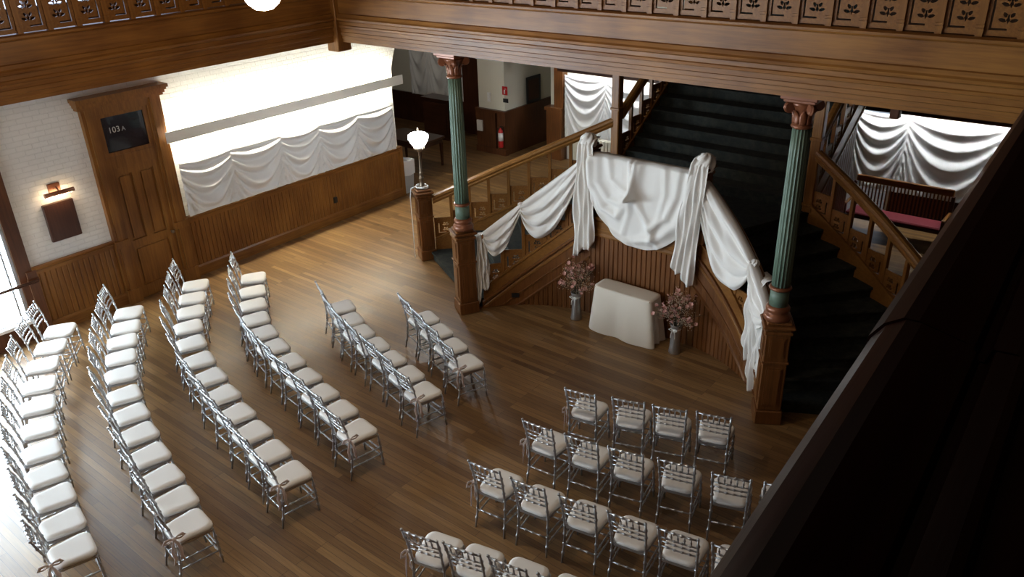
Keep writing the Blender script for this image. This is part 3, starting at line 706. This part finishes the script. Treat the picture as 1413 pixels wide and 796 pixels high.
wall_cloth((-11.35, 16.2, 0), (-8.6, 16.2, 0), 2.14, .62, (0, -1, 0), [0, .42, 1], 'backlit white swagged cloth on the back wall left of the main flight', A=.035, off=.13, K=3.5)
wall_cloth((-4.5, 16.2, 0), (-.9, 16.2, 0), 2.22, .70, (0, -1, 0), [0, .264, .708, 1], 'white swagged cloth on the back wall above the slatted bench', A=.04, off=.13, K=3.3)
wall_cloth((-17.4, 16.9, 0), (-15.2, 16.9, 0), 3.1, .84, (0, -1, 0), [0, .35, .7, 1], 'dim white cloth hung in the side room beyond the arch', A=.05, off=.08, K=2)
for x0, x1, side in ((-11.35, -8.6, 'left'), (-4.5, -.9, 'right')):
    cc = ((x0 + x1) / 2, 16.1, 2.3)
    root = empty('cloth_light', cc); tag(root, 'dark boxed strip light above the cloth at the %s of the main flight' % side, 'wall light')
    b = MB(); b.box(x0, x1, 15.76, 15.79, 2.27, 2.55); b.box(x0, x1, 15.76, 16.25, 2.53, 2.55); rel(b, cc).build('valance', 'darkX', root)
    b = MB(); b.tube([(x0 + .1, 15.84, 2.36), (x1 - .1, 15.84, 2.36)], .02, 8); rel(b, cc).build('fluorescent_tube', 'tube2', root)

# picture with its lamp
root = empty('framed_picture', (-12.86, 4.72, 1.73)); tag(root, 'dark brown framed picture on the white brick wall beside the door', 'picture')
b = MB(); b.cbox(-.035, .02, -.23, .23, -.30, .30, .008); b.build('frame', 'picture', root)
b = MB(); b.box(.02, .023, -.2, .2, -.27, .27); b.build('canvas', 'picture', root)
root = empty('picture_light', (-12.9, 4.74, 2.16)); tag(root, 'lit copper picture light over the dark picture', 'wall light')
b = MB(); b.cbox(0, .03, -.09, .09, .02, .16, .006); b.build('wall_plate', 'copper', root)
b = MB(); b.tube([(.02, 0, .09), (.1, 0, .12), (.17, 0, .06)], .012, 8); b.build('arm', 'copper', root)
b = MB(); b.tube([(.17, -.22, .04), (.17, .22, .04)], .034, 12); b.build('shade', 'copper', root)
b = MB(); b.tube([(.155, -.19, .012), (.155, .19, .012)], .012, 8); b.build('bulb', 'bulb', root)

# framed picture, signs and extinguisher on the pier
root = empty('framed_print', (-12.83, 16.75, 1.5)); tag(root, 'dark framed print on the wall behind the pier', 'picture')
b = MB(); b.cbox(-.01, .02, -.30, .30, -.34, .34, .008); b.build('frame', 'black', root)
b = MB(); b.box(.02, .022, -.22, .22, -.26, .26); b.build('print', 'picture', root)
b = MB(); b.box(-12.96, -12.80, 15.635, 15.65, 1.55, 1.76); s1 = b.build('extinguisher_sign', 'red'); tag(s1, 'small red extinguisher sign on the cream pier', 'sign')
b = MB(); b.tube([(-12.88, 15.632, 1.58), (-12.88, 15.632, 1.68)], .018, 8); b.tube([(-12.88, 15.632, 1.69), (-12.86, 15.632, 1.72), (-12.83, 15.632, 1.68)], .006, 5); b.build('pictogram', 'white', s1)
b = MB(); b.box(-12.94, -12.78, 15.635, 15.65, 1.36, 1.46); s2 = b.build('notice_plate', 'black'); tag(s2, 'small dark notice plate below the red sign on the pier', 'sign')
b = MB(); b.box(-13.46, -13.34, 15.63, 15.65, 1.32, 1.56); s3 = b.build('switch_plate', 'white_trim')
tag(s3, 'pale switch plate on the left face of the pier', 'switch plate')
b = MB()
for z in (1.37, 1.44, 1.51): b.box(-13.43, -13.37, 15.62, 15.63, z - .015, z + .015)
b.build('switch', 'white', s3)
b = MB(); b.cbox(-13.74, -13.56, 15.50, 15.545, .56, .84, .004, R(0)); tag(b.build('leaflet_holder', 'white_trim'), 'white leaflet holder on the wooden base of the pier', 'leaflet holder')
root = empty('fire_extinguisher', (-12.9, 15.45, .25)); tag(root, 'red fire extinguisher with white label hung on the pier base', 'fire extinguisher')
b = MB(); b.lathe([(.0, 0), (.055, .0), (.062, .02), (.062, .38), (.05, .44), (.025, .47), (.022, .5)], n=20); b.build('body', 'red', root)
b = MB(); b.lathe([(.0635, .17), (.0635, .38)], n=20); b.build('label_sleeve', 'white', root)
b = MB(); b.box(-.02, .09, -.012, .012, .5, .52); b.box(-.02, .08, -.012, .012, .54, .555); b.tube([(.02, 0, .5), (-.07, -.02, .5), (-.1, -.03, .35), (-.09, -.03, .15)], .01, 6); b.build('valve', 'black', root)

# ------------------------------------------------------------------ furniture at the back
def bench():
    root = empty('slatted_bench', (-3.35, 15.45, 0)); tag(root, 'slatted oak bench with long red cushion against the back wall', 'bench')
    L = .86
    b = MB(); b.cbox(-L, L, -.28, .22, .36, .41, .01); b.build('seat', 'darkX', root)
    b = MB(); b.cbox(-L + .03, L - .03, -.27, .16, .41, .47, .02); b.build('cushion', 'redcushion', root)
    b = MB(); b.cbox(-L, L, .24, .29, .92, 1.05, .012); b.build('top_rail', 'oakX', root)
    for k in range(26):
        x = -L + .07 + k * (2 * L - .14) / 25; q = MB(); q.box(x - .012, x + .012, .235, .255, .45, .93); q.build('slat', 'oakZ', root)
    for sx in (-1, 1):
        q = MB(); q.cbox(sx * L - .03, sx * L + .03, -.29, .25, .60, .64, .01); q.build('armrest', 'oakY', root)
        for y in (-.25, .24): q = MB(); q.cbox(sx * L - .03, sx * L + .03, y - .03, y + .03, 0, .93 if y > 0 else .61, .006); q.build('leg', 'darkZ', root)
bench()
root = empty('radiator', (-10.1, 15.85, -.1)); tag(root, 'cream cast iron radiator below the backlit cloth', 'radiator')
for k in range(14):
    b = MB(); x = -.65 + k * .1
    b.loft([[(x + dx * .035, dy, z) for dx, dy in ((-1, -.09), (1, -.09), (1.2, 0), (1, .09), (-1, .09), (-1.2, 0))] for z in (.1, .2, .7, .8, .86)]); b.build('section', 'cream', root)
b = MB(); b.box(-15.97, -15.02, 15.8, 16.2, 0, 1.08); b.box(-16.0, -15.0, 15.76, 16.24, 1.08, 1.12); b.box(-15.9, -15.1, 15.78, 15.8, .15, 1.0)
tag(b.build('reception_desk', 'darkX'), 'dark wooden reception counter in the side room beyond the arch', 'counter')
root = empty('writing_table', (-14.3, 13.7, 0)); tag(root, 'dark wooden table just beyond the arch behind the lamp', 'table')
b = MB(); b.cbox(-.75, .7, -.45, .45, .70, .75, .01); b.build('tabletop', 'darkX', root)
b = MB(); b.box(-.68, .63, -.4, .4, .58, .70); b.build('apron', 'darkX', root)
for sx in (-.66, .61):
    for sy in (-.38, .38): b = MB(); b.loft([[(sx + a * r, sy + c * r, z) for a, c in ((-1, -1), (1, -1), (1, 1), (-1, 1))] for r, z in ((.02, 0), (.035, .6))]); b.build('leg', 'darkZ', root)
root = empty('waste_bin', (-13.06, 12.16, 0)); tag(root, 'grey waste bin with white liner at the end of the brick wall', 'bin')
b = MB(); b.loft([[(a * r, c * r * .8, z) for a, c in ((-1, -1), (1, -1), (1, 1), (-1, 1))] for r, z in ((.15, 0), (.19, .72))]); b.build('body', 'greybin', root)
b = MB(); b.loft([[(a * r, c * r * .8, z + .015 * math.sin(5 * a + 3 * c)) for a, c in ((-1, -1), (0, -1), (1, -1), (1, 0), (1, 1), (0, 1), (-1, 1), (-1, 0))] for r, z in ((.196, .42), (.2, .62), (.2, .75), (.17, .76), (.15, .6))]); b.build('liner', 'bag', root)
b = MB(); b.box(-12.885, -12.865 + .03, 9.94, 10.02, .42, .54); tag(b.build('wall_socket', 'black'), 'black socket plate on the left wall wainscot', 'socket')
b = MB(); b.box(-.06, .06, -.012, .012, -.035, .035); o = b.build('wall_socket', 'black'); tag(o, 'small black socket on the boarding under the left flight', 'socket')
q = inner(.36, 1); o.location = (q[0] + .02, q[1] - .055, .19); o.rotation_euler = (0, 0, R(38))

# ------------------------------------------------------------------ altar table, vases and flowers
root = empty('altar_table', (-5.49, 9.38, 0)); tag(root, 'small rectangular table under a cream cloth at the centre of the stage', 'table')
b = MB(); b.cbox(-.47, .47, -.155, .155, .72, .745, .004); b.build('tabletop', 'oakX', root)
for sx in (-.42, .42):
    for sy in (-.11, .11): b = MB(); b.tube([(sx, sy, 0), (sx, sy, .72)], .014, 8); b.build('leg', 'zinc', root)
def tcl(u, v):
    th = 2 * math.pi * u; hx, hy = .485, .17
    # rounded rectangle parameter
    def rr(th, ax, ay, k=8):
        c, s = math.cos(th), math.sin(th); r = (abs(c / ax) ** k + abs(s / ay) ** k) ** (-1 / k); return r * c, r * s
    th2 = math.atan2(math.sin(th) * hy, math.cos(th) * hx)
    if v < .25: t = v / .25; x, y = rr(th2, hx * t + 1e-4, hy * t + 1e-4); return (x, y, .752)
    t = (v - .25) / .75; fl = .035 * t; f = .022 * t * math.sin(th * 9 + .6) + .02 * t * math.sin(th * 4 + 1)
    x, y = rr(th2, hx + .004 + fl, hy + .004 + fl); l = math.hypot(x, y); cr = (abs(math.cos(th)) * abs(math.sin(th)) * 2) ** 3
    k = 1 + (f + .07 * t * cr) / l
    return (x * k, y * k, .748 - .738 * t)
b = MB(); b.grid(tcl, 144, 40); o = b.build('tablecloth', 'table_cloth'); o.location = (-5.49, 9.38, 0); tag(o, 'plain cream cloth draped to the floor over the small table', 'tablecloth')
def vase(x, y, label, blabel, seed):
    root = empty('vase', (x, y, 0)); tag(root, label, 'vase')
    b = MB(); b.lathe([(.0, .0), (.085, .0), (.09, .012), (.08, .1), (.068, .25), (.07, .38), (.085, .46), (.09, .47), (.082, .47), (.066, .4), (.06, .3), (0, .28)], n=28); b.build('body', 'zinc', root)
    b = MB(); b.lathe([(.0715, .385), (.076, .39), (.076, .41), (.0735, .415)], n=20)
    for sg in (-1, 1):
        b.tube([(.0, -.076, .4), (sg * .04, -.095, .425), (sg * .07, -.09, .4), (sg * .03, -.085, .385), (0, -.078, .4)], .006, 6)
        b.tube([(.0, -.078, .4), (sg * .03, -.09, .34), (sg * .035, -.092, .27)], .006, 6)
    b.build('ribbon', 'white_trim', root)
    rnd = random.Random(seed); fl = empty('flower_bouquet', (x, y, .44)); tag(fl, blabel, 'flowers')
    st = MB(); tips = []
    for k in range(34):
        a = rnd.uniform(0, 6.28); sp = rnd.uniform(.08, .36); h = rnd.uniform(.12, .5) * (1.1 - .6 * sp / .36) + .08
        e = Vector((sp * math.cos(a), sp * math.sin(a), h)); m = Vector((e.x * .35, e.y * .35, h * .55))
        st.tube([(e.x * .05, e.y * .05, -.12), tuple(m), tuple(e)], [.004, .003, .002], 5); tips.append((m, e))
        for q in range(3):
            f = rnd.uniform(.5, .95); p = m.lerp(e, f); d = p + Vector((rnd.uniform(-.07, .07), rnd.uniform(-.07, .07), rnd.uniform(.01, .08))); st.tube([tuple(p), tuple(d)], .002, 4); tips.append((m, d))
    st.build('branch', 'stem', fl)
    bl = MB(); NP = 6
    for j in range(NP):
        a = j * 6.283 / NP
        bl.grid(lambda u, v, a=a: ((.004 + .026 * v) * math.cos(a) - (u - .5) * .028 * math.sin(math.pi * (.15 + .75 * v)) * math.sin(a), (.004 + .026 * v) * math.sin(a) + (u - .5) * .028 * math.sin(math.pi * (.15 + .75 * v)) * math.cos(a), .018 * v * v + .002), 3, 3)
    me = None
    for k in range(64):
        m, e = tips[rnd.randrange(len(tips))]; p = e + Vector((rnd.gauss(0, .018), rnd.gauss(0, .018), rnd.gauss(0, .018)))
        if me is None: o = bl.build('pink_blossom', 'pinkfl', fl); me = o.data
        else: o = bpy.data.objects.new('pink_blossom', me); COL.objects.link(o); o.parent = fl
        o.location = p; o.rotation_euler = (rnd.uniform(-.9, .9), rnd.uniform(-.9, .9), rnd.uniform(0, 6)); s = rnd.uniform(.8, 1.25); o.scale = (s, s, s)
    sm = MB()
    for k in range(620):
        m, e = tips[rnd.randrange(len(tips))]; p = m.lerp(e, rnd.uniform(.35, 1.1)) + Vector((rnd.gauss(0, .035), rnd.gauss(0, .035), rnd.gauss(0, .03) - .01)); r = rnd.uniform(.005, .010)
        P = [p + Vector(q) * r for q in ((1, 0, 0), (-1, 0, 0), (0, 1, 0), (0, -1, 0), (0, 0, 1), (0, 0, -1))]
        sm.add(P, [(0, 2, 4), (2, 1, 4), (1, 3, 4), (3, 0, 4), (2, 0, 5), (1, 2, 5), (3, 1, 5), (0, 3, 5)])
    o = sm.build('filler_blossoms', 'whitefl', fl); o['kind'] = 'stuff'; o['label'] = 'tiny cream filler blossoms'
    return fl
vase(-6.38, 9.35, 'tapered zinc vase with white ribbon left of the cloth-covered table', 'tall loose bouquet of pink blossom branches left of the cloth-covered table', 3)
vase(-4.63, 9.33, 'tapered zinc vase right of the cloth-covered table', 'spreading bouquet of pink blossoms right of the cloth-covered table', 9)

# ------------------------------------------------------------------ drapery on the stairs
def swag(pathfn, u0, u1, D, label=None, parent=None, name='swag', off=.10, folds=7, A=.028, pinch=.16, shift=0.0, zoff=.07, nu=56, nv=64, bias=0):
    # pathfn(t) -> (point on rail top, outward normal); folds converge at the two ends
    def fn(u, v):
        t = lerp(u0, u1, u); p, n = pathfn(t); s = u ** (1 + shift) if shift >= 0 else 1 - (1 - u) ** (1 - shift)
        arc = (4 * s * (1 - s)) ** .8
        d = v * D * (pinch + (1 - pinch) * arc)
        f = math.sin(2 * math.pi * folds * v + 1.2 * math.sin(u * 5)) + .2 * math.sin(2 * math.pi * folds * 2.1 * v + u * 9)
        o = off + A * f * (.35 + .65 * arc) * (0.25 + .75 * min(1, v * 4)) + .05 * math.sin(math.pi * v) * arc + .02 * math.sin(u * 17 + v * 4) * v
        if v < .04: o = off * (v / .04) ** .5
        return (p.x + n.x * o, p.y + n.y * o, p.z + zoff - d - (0 if v > .04 else 0))
    b = MB(); b.grid(fn, nu, nv); return solidify(b.build(name, 'cloth', parent), .006)
def tail(p, n, w0, w1, L, parent, name='tail', pleats=4, A=.035, off=.07, zig=.3, lean=0, side=1, nu=48, nv=40, topback=.12, steps=None):
    p = Vector(p); n = Vector(n).normalized(); e = Vector((n.y, -n.x, 0)) * -1
    def fn(u, v):
        w = lerp(w0, w1, min(1, v * 1.6)) if w1 > w0 else lerp(w0, w1, v)
        q = u if side > 0 else 1 - u
        tri = abs(((q * 2.0) % 1.0) - .5) * 2
        Lu = L * (1 - zig * (1 - q) - zig * .35 * tri)
        z = p.z - Lu * v
        o = off + A * math.sin(2 * math.pi * pleats * u + .6 * math.sin(v * 5)) * min(1, .3 + v * 2) + .015 * math.sin(v * 13 + u * 11)
        if v < .05: o = lerp(-topback, o, (v / .05) ** .5)
        zz = z if v >= .05 else p.z - Lu * .05 * (v / .05) ** 2
        s = (u - .5) * w + lean * v + .012 * math.sin(v * 9 + u * 6)
        return (p.x + n.x * o + e.x * s, p.y + n.y * o + e.y * s, zz)
    b = MB(); b.grid(fn, nu, nv); return solidify(b.build(name, 'cloth', parent), .006)
def knot(p, r, parent, h=1.0):
    b = MB()
    def fn(u, v):
        th = u * 2 * math.pi; ph = v * math.pi; rr = r * (1 + .14 * math.sin(th * 6 + 5 * ph) * math.sin(ph))
        return (p[0] + rr * math.cos(th) * math.sin(ph), p[1] + rr * math.sin(th) * math.sin(ph), p[2] + rr * h * math.cos(ph))
    b.grid(fn, 40, 20); return b.build('knot', 'cloth', parent)
def railfn(s):
    def f(t):
        q = inner(t, s); a = Vector(inner(max(0, t - .02), s)); c = Vector(inner(min(1, t + .02), s)); d = (c - a).normalized(); n = Vector((d.y, -d.x)) * s
        return Vector((q[0], q[1], zt(t) + .95)), Vector((n.x, n.y, 0))
    return f
def centre(t): return Vector((lerp(-6.33, -4.57, t), 9.66, RISE + .95)), Vector((0, -1, 0))
for s, side in ((1, 'left'), (-1, 'right')):
    rf = railfn(s)
    root = empty('stair_drape', (0, 0, 0)); tag(root, 'white fabric swagged along the sloping %s railing with a hanging tail' % side, 'drape')
    if s > 0:
        swag(rf, .08, .42, .52, parent=root, folds=3, shift=-.25); swag(rf, .41, .97, .82, parent=root, folds=3.5, shift=-.35, A=.035)
        p, n = rf(.06); tail((p.x, p.y, p.z + .05), n, .14, .24, 1.28, root, zig=.35, side=-1)
        p, n = rf(.415); knot((p.x + n.x * .03, p.y + n.y * .03, p.z + .05), .05, root)
    else:
        swag(rf, .42, 1.0, .98, parent=root, folds=3.5, shift=.15, A=.035); swag(rf, .10, .43, .5, parent=root, folds=4)
        p, n = rf(.42); knot((p.x + n.x * .03, p.y + n.y * .03, p.z + .04), .06, root)
        p, n = rf(.33); tail((p.x, p.y, p.z + .06), n, .24, .38, 1.85, root, zig=.4, side=1, pleats=4)
        p, n = rf(.16); tail((p.x, p.y, p.z + .03), n, .26, .26, 1.1, root, zig=.3, side=1, pleats=4)
root = empty('stair_drape', (0, 0, 0)); tag(root, 'wide white fabric swag over the centre landing railing between two knotted posts', 'drape')
def ridge(u, v, line, wd):
    best = 9
    for (a, b_), (c, d) in zip(line, line[1:]):
        t = max(0, min(1, ((u - a) * (c - a) + (v - b_) * (d - b_)) / ((c - a) ** 2 + (d - b_) ** 2))); best = min(best, math.hypot(u - a - t * (c - a), v - b_ - t * (d - b_)))
    return math.exp(-(best / wd) ** 2)
LINES = [([(.04, 0), (.07, .35), (.17, .6), (.30, .66), (.45, .40)], .030, .045), ([(.10, 0), (.12, .3), (.22, .48), (.33, .5), (.45, .38)], .022, .035), ([(.02, .1), (.05, .6), (.18, .86), (.4, .95)], .03, .04),
         ([(.95, 0), (.93, .35), (.85, .62), (.7, .8), (.5, .9)], .032, .045), ([(.86, 0), (.84, .3), (.76, .55), (.62, .72)], .026, .035), ([(.72, 0), (.74, .3), (.69, .6), (.62, .9)], .018, .03),
         ([(.41, .0), (.45, .4)], .034, .022), ([(.46, .0), (.455, .4)], .034, .02), ([(.5, .0), (.46, .38), (.62, .7), (.7, .95)], .024, .035), ([(.2, 0), (.24, .25), (.4, .37)], .014, .03), ([(.45, .4), (.42, .6), (.36, .85)], .018, .03)]
def csheet(u, v):
    p, n = centre(lerp(.0, 1.0, u)); arc = max(0, 4 * u * (1 - u)) ** .55
    vv = v * (.30 + .70 * arc * (1 - .10 * (u - .62) ** 2 * 4)); d = 1.32 * vv
    o = .10 + 1.9 * sum(A * ridge(u, vv, L, w) for L, A, w in LINES) + .05 * math.sin(math.pi * min(1, v)) * arc + .006 * math.sin(u * 40 + v * 3)
    if vv < .03: o *= (vv / .03) ** .5
    return (p.x + n.x * o, p.y + n.y * o, p.z + .08 - d)
b = MB(); b.grid(csheet, 120, 100); solidify(b.build('swag', 'cloth', root), .006)
for x, sg in ((-6.38, 1), (-4.52, -1)):
    root = empty('post_drape', (0, 0, 0)); tag(root, 'white fabric bunched over the %s landing post, its long pleated tail hanging down' % ('left' if sg > 0 else 'right'), 'drape')
    knot((x, 9.64, RISE + 1.14), .125, root, 1.15)
    tail((x + .02 * sg, 9.64, RISE + 1.22), (0, -1, 0), .24, .36 if sg > 0 else .34, 1.95 if sg > 0 else 1.95, root, off=.13, zig=.15, side=-sg, pleats=4, topback=.1, A=.03, lean=-.02 if sg > 0 else -.17)
    # pull-back from the post towards the slope
    rf = railfn(sg)

# ------------------------------------------------------------------ chairs
def bamboo(pts, r, rings=3, n=8):
    P = [Vector(p) for p in pts]; L = [0]
    for i in range(1, len(P)): L.append(L[-1] + (P[i] - P[i - 1]).length)
    def at(s):
        for i in range(1, len(L)):
            if s <= L[i] + 1e-6: return P[i - 1].lerp(P[i], (s - L[i - 1]) / (L[i] - L[i - 1]))
        return P[-1]
    q = [(0, r * .8)]; T = L[-1]
    for k in range(1, rings + 1):
        c = T * k / (rings + 1)
        for d, rr in ((-.014, 1), (-.007, 1.5), (.007, 1.5), (.014, 1)): q.append((c + d, r * rr))
    q.append((T, r * .85)); m = [l for l in L[1:-1]]
    for l in m: q.append((l, r))
    q.sort(); b = MB(); b.tube([at(s) for s, _ in q], [x for _, x in q], n); return b
def make_chair():
    root = empty('chiavari_chair', (0, 0, 0))
    S = 'silver'
    for sx in (-1, 1):
        b = bamboo([(sx * .178, -.245, 0), (sx * .170, -.195, .24), (sx * .170, -.185, .45), (sx * .178, -.225, .70), (sx * .186, -.285, .905)], .0125, 7)
        b.tube([(sx * .186, -.285, .90), (sx * .187, -.288, .92)], [.016, .010], 8); b.build('back_post', S, root)
        bamboo([(sx * .20, .195, 0), (sx * .185, .175, .44)], .0125, 4).build('leg', S, root)
        for z, q in ((.16, 0), (.26, 0)): bamboo([(sx * .175, -.21, z), (sx * .193, .185, z)], .0085, 3, 6).build('stretcher', S, root)
    for z in (.13, .22): bamboo([(-.192, .187, z), (.192, .187, z)], .0085, 3, 6).build('stretcher', S, root)
    bamboo([(-.172, -.205, .22), (.172, -.205, .22)], .0085, 3, 6).build('stretcher', S, root)
    def backy(z): return lerp(-.185, -.225, (z - .45) / .25) if z < .70 else lerp(-.225, -.285, (z - .70) / .205)
    def backx(z): return lerp(.170, .178, (z - .45) / .25) if z < .70 else lerp(.178, .186, (z - .70) / .205)
    for z, r in ((.885, .0105), (.765, .0085), (.70, .0085), (.635, .0085)): bamboo([(-backx(z), backy(z), z), (0, backy(z) - .012, z + .004), (backx(z), backy(z), z)], r, 4, 6).build('back_rail', S, root)
    for k in range(5):
        x = -.12 + k * .06; bamboo([(x, backy(.765) - .01, .765), (x * 1.03, backy(.885) - .01, .885)], .007, 1, 6).build('spindle', S, root)
    def rrect(hx0, hx1, y0, y1, z, i, r=.06):
        pts = []
        for cx, cy, a0, hx in ((hx1, y1, 0, hx1), (-hx1, y1, 90, hx1), (-hx0, y0, 180, hx0), (hx0, y0, 270, hx0)):
            sx = 1 if cx > 0 else -1; sy = 1 if cy > 0 else -1
            for k in range(5):
                a = R(a0 + 22.5 * k); pts.append(((abs(cx) - r) * sx + (r - i) * math.cos(a), (abs(cy) - r) * sy + (r - i) * math.sin(a), z))
        return pts
    b = MB(); b.loft([rrect(.168, .195, -.195, .19, .425, .0, .03), rrect(.168, .195, -.195, .19, .45, .0, .03)]); b.build('seat_frame', S, root)
    b = MB(); b.loft([rrect(.172, .20, -.195, .205, z, i, .085) for z, i in ((.451, .012), (.458, .0), (.483, .0), (.494, .008), (.501, .028), (.504, .055))], smooth=True); b.build('cushion', 'cushion', root)
    return root
proto = make_chair(); index_kids()
ORD = ['', 'first', 'second', 'third', 'fourth', 'fifth', 'sixth', 'seventh', 'eighth', 'ninth', 'tenth', 'eleventh', 'twelfth']
ROWS = {  # seat positions on the floor plan, listed far to near; the last (left block) or first (right block) stands on the aisle
 'A': [(-11.87, 3.88), (-11.47, 3.57), (-11.04, 3.27), (-10.54, 3.01), (-10.05, 2.78), (-9.53, 2.57), (-9.04, 2.38), (-8.56, 2.22), (-8.1, 2.1), (-7.62, 1.97), (-7.16, 1.85)],
 'B': [(-11.56, 4.78), (-11.14, 4.51), (-10.76, 4.26), (-10.34, 4.02), (-9.9, 3.79), (-9.39, 3.56), (-8.91, 3.39), (-8.44, 3.24), (-7.95, 3.1), (-7.46, 2.97), (-7.0, 2.86), (-6.56, 2.73)],
 'C': [(-11.58, 5.94), (-11.19, 5.64), (-10.78, 5.36), (-10.37, 5.07), (-9.9, 4.82), (-9.38, 4.62), (-8.87, 4.46), (-8.36, 4.31), (-7.85, 4.17), (-7.37, 4.06), (-6.88, 3.95), (-6.38, 3.84)],
 'D': [(-11.03, 6.67), (-10.6, 6.35), (-10.19, 6.07), (-9.76, 5.81), (-9.31, 5.61), (-8.84, 5.45), (-8.33, 5.32), (-7.84, 5.19), (-7.36, 5.07), (-6.88, 4.96), (-6.39, 4.82)],
 'E': [(-9.0, 6.82), (-8.58, 6.61), (-8.17, 6.44), (-7.72, 6.3), (-7.26, 6.17), (-6.79, 6.03), (-6.34, 5.87)],
 'F': [(-7.7, 7.29), (-7.27, 7.11), (-6.82, 6.92), (-6.36, 6.71)]}
TAN = {'A': (-38, -11), 'B': (-36, -9), 'C': (-37, -7), 'D': (-36, -9), 'E': (-25, -11), 'F': (-21, -16)}
RB = {'G': [(-4.45, 6.80, 12), (-3.94, 6.97, 18), (-3.49, 7.11, 18), (-3.03, 7.28, 16)],
 'H': [(-4.43, 6.00, 5), (-3.93, 6.07, 10), (-3.46, 6.17, 13), (-2.96, 6.31, 15), (-2.44, 6.43, 18), (-1.98, 6.60, 20)],
 'I': [(-4.44, 5.11, 7), (-3.93, 5.16, 8), (-3.42, 5.25, 10), (-2.92, 5.33, 10), (-2.45, 5.43, 11), (-1.98, 5.54, 13)],
 'J': [(-4.31, 4.01, 13), (-3.89, 4.12, 12), (-3.45, 4.23, 10), (-2.98, 4.33, 10)]}
LEFTROW = {'F': 'front', 'E': 'second', 'D': 'third', 'C': 'fourth', 'B': 'fifth', 'A': 'back'}
RIGHTROW = {'G': 'front', 'H': 'second', 'I': 'third', 'J': 'back'}
# bow tied on the aisle chairs
def make_bow():
    root = empty('ribbon_bow', (0, 0, 0))
    def strip(pts, wd, name):
        b = MB(); n = len(pts) - 1
        P = [Vector(p) for p in pts]
        rings = []
        for i, p in enumerate(P):
            t = (P[min(i + 1, n)] - P[max(0, i - 1)]).normalized(); sd = t.cross(Vector((1, .2, 0))).normalized() if abs(t.x) < .9 else t.cross(Vector((0, 1, 0))).normalized()
            q = wd * (1 - .35 * math.cos(i / n * math.pi * 2)) / 1.3; rings.append([p - sd * q / 2, p + sd * q / 2])
        b.loft(rings, cap=False, closed=False, smooth=True); return solidify(b.build(name, 'ribbon', root), .002)
    for sg in (-1, 1):
        strip([(0, 0, 0), (.01, sg * .03, .025), (.015, sg * .075, .03), (.01, sg * .09, .005), (.0, sg * .06, -.012), (0, 0, 0)], .03, 'loop')
        strip([(.003, 0, 0), (.012, sg * .022, -.05), (.01, sg * .035, -.12), (.016, sg * .03, -.19), (.01, sg * .045, -.25)], .032, 'ribbon_tail')
    b = MB(); b.lathe([(.0, -.014), (.012, -.01), (.016, 0), (.012, .01), (0, .014)], n=10); b.build('bow_knot', 'ribbon', root)
    return root
bow0 = make_bow(); index_kids()
used = [False, False]
def put_chair(x, y, a, label, group):
    o = proto if not used[0] else copy_tree(proto); used[0] = True
    o.location = (x, y, 0); o.rotation_euler = (0, 0, a); o['label'] = label; o['category'] = 'chair'; o['group'] = group
def put_bow(x, y, a, side, label):
    o = bow0 if not used[1] else copy_tree(bow0); used[1] = True
    lx, ly, z = side * .2, -.205, .57
    o.location = (x + lx * math.cos(a) - ly * math.sin(a), y + lx * math.sin(a) + ly * math.cos(a), z)
    o.rotation_euler = (0, 0, a + (0 if side > 0 else math.pi)); o.scale = (1.15, 1.15, 1.15); o['label'] = label; o['category'] = 'ribbon'; o['group'] = 'pink ribbon bows on the aisle chairs'
for rk, row in ROWS.items():
    n = len(row)
    for i, (x, y) in enumerate(row):
        t = i / (n - 1); a0, a1 = TAN[rk]; a = R(lerp(a0, a1, min(1, t * 1.5 if rk in 'ABCD' else t))) + R(random.uniform(-1.8, 1.8))
        k = n - i; nm = 'silver chair with white cushion, %s from the aisle, %s row of the left block' % (ORD[k], LEFTROW[rk])
        if k == 1: nm = 'silver chair with white cushion at the aisle end of %s row, left block' % LEFTROW[rk]
        put_chair(x, y, a, nm, 'silver chairs in the left block')
        if k == 1: put_bow(x, y, a, 1, 'pink ribbon bow on the aisle chair of the %s row, left block' % LEFTROW[rk])
for rk, row in RB.items():
    for i, (x, y, a) in enumerate(row):
        a = R(a)
        nm = 'silver chair with white cushion, %s from the aisle, %s row of the right block' % (ORD[i + 1], RIGHTROW[rk])
        if i == 0: nm = 'silver chair with white cushion at the aisle end of %s row, right block' % RIGHTROW[rk]
        put_chair(x, y, a, nm, 'silver chairs in the right block')
        if i == 0: put_bow(x, y, a, -1, 'pink ribbon bow on the aisle chair of the %s row, right block' % RIGHTROW[rk])
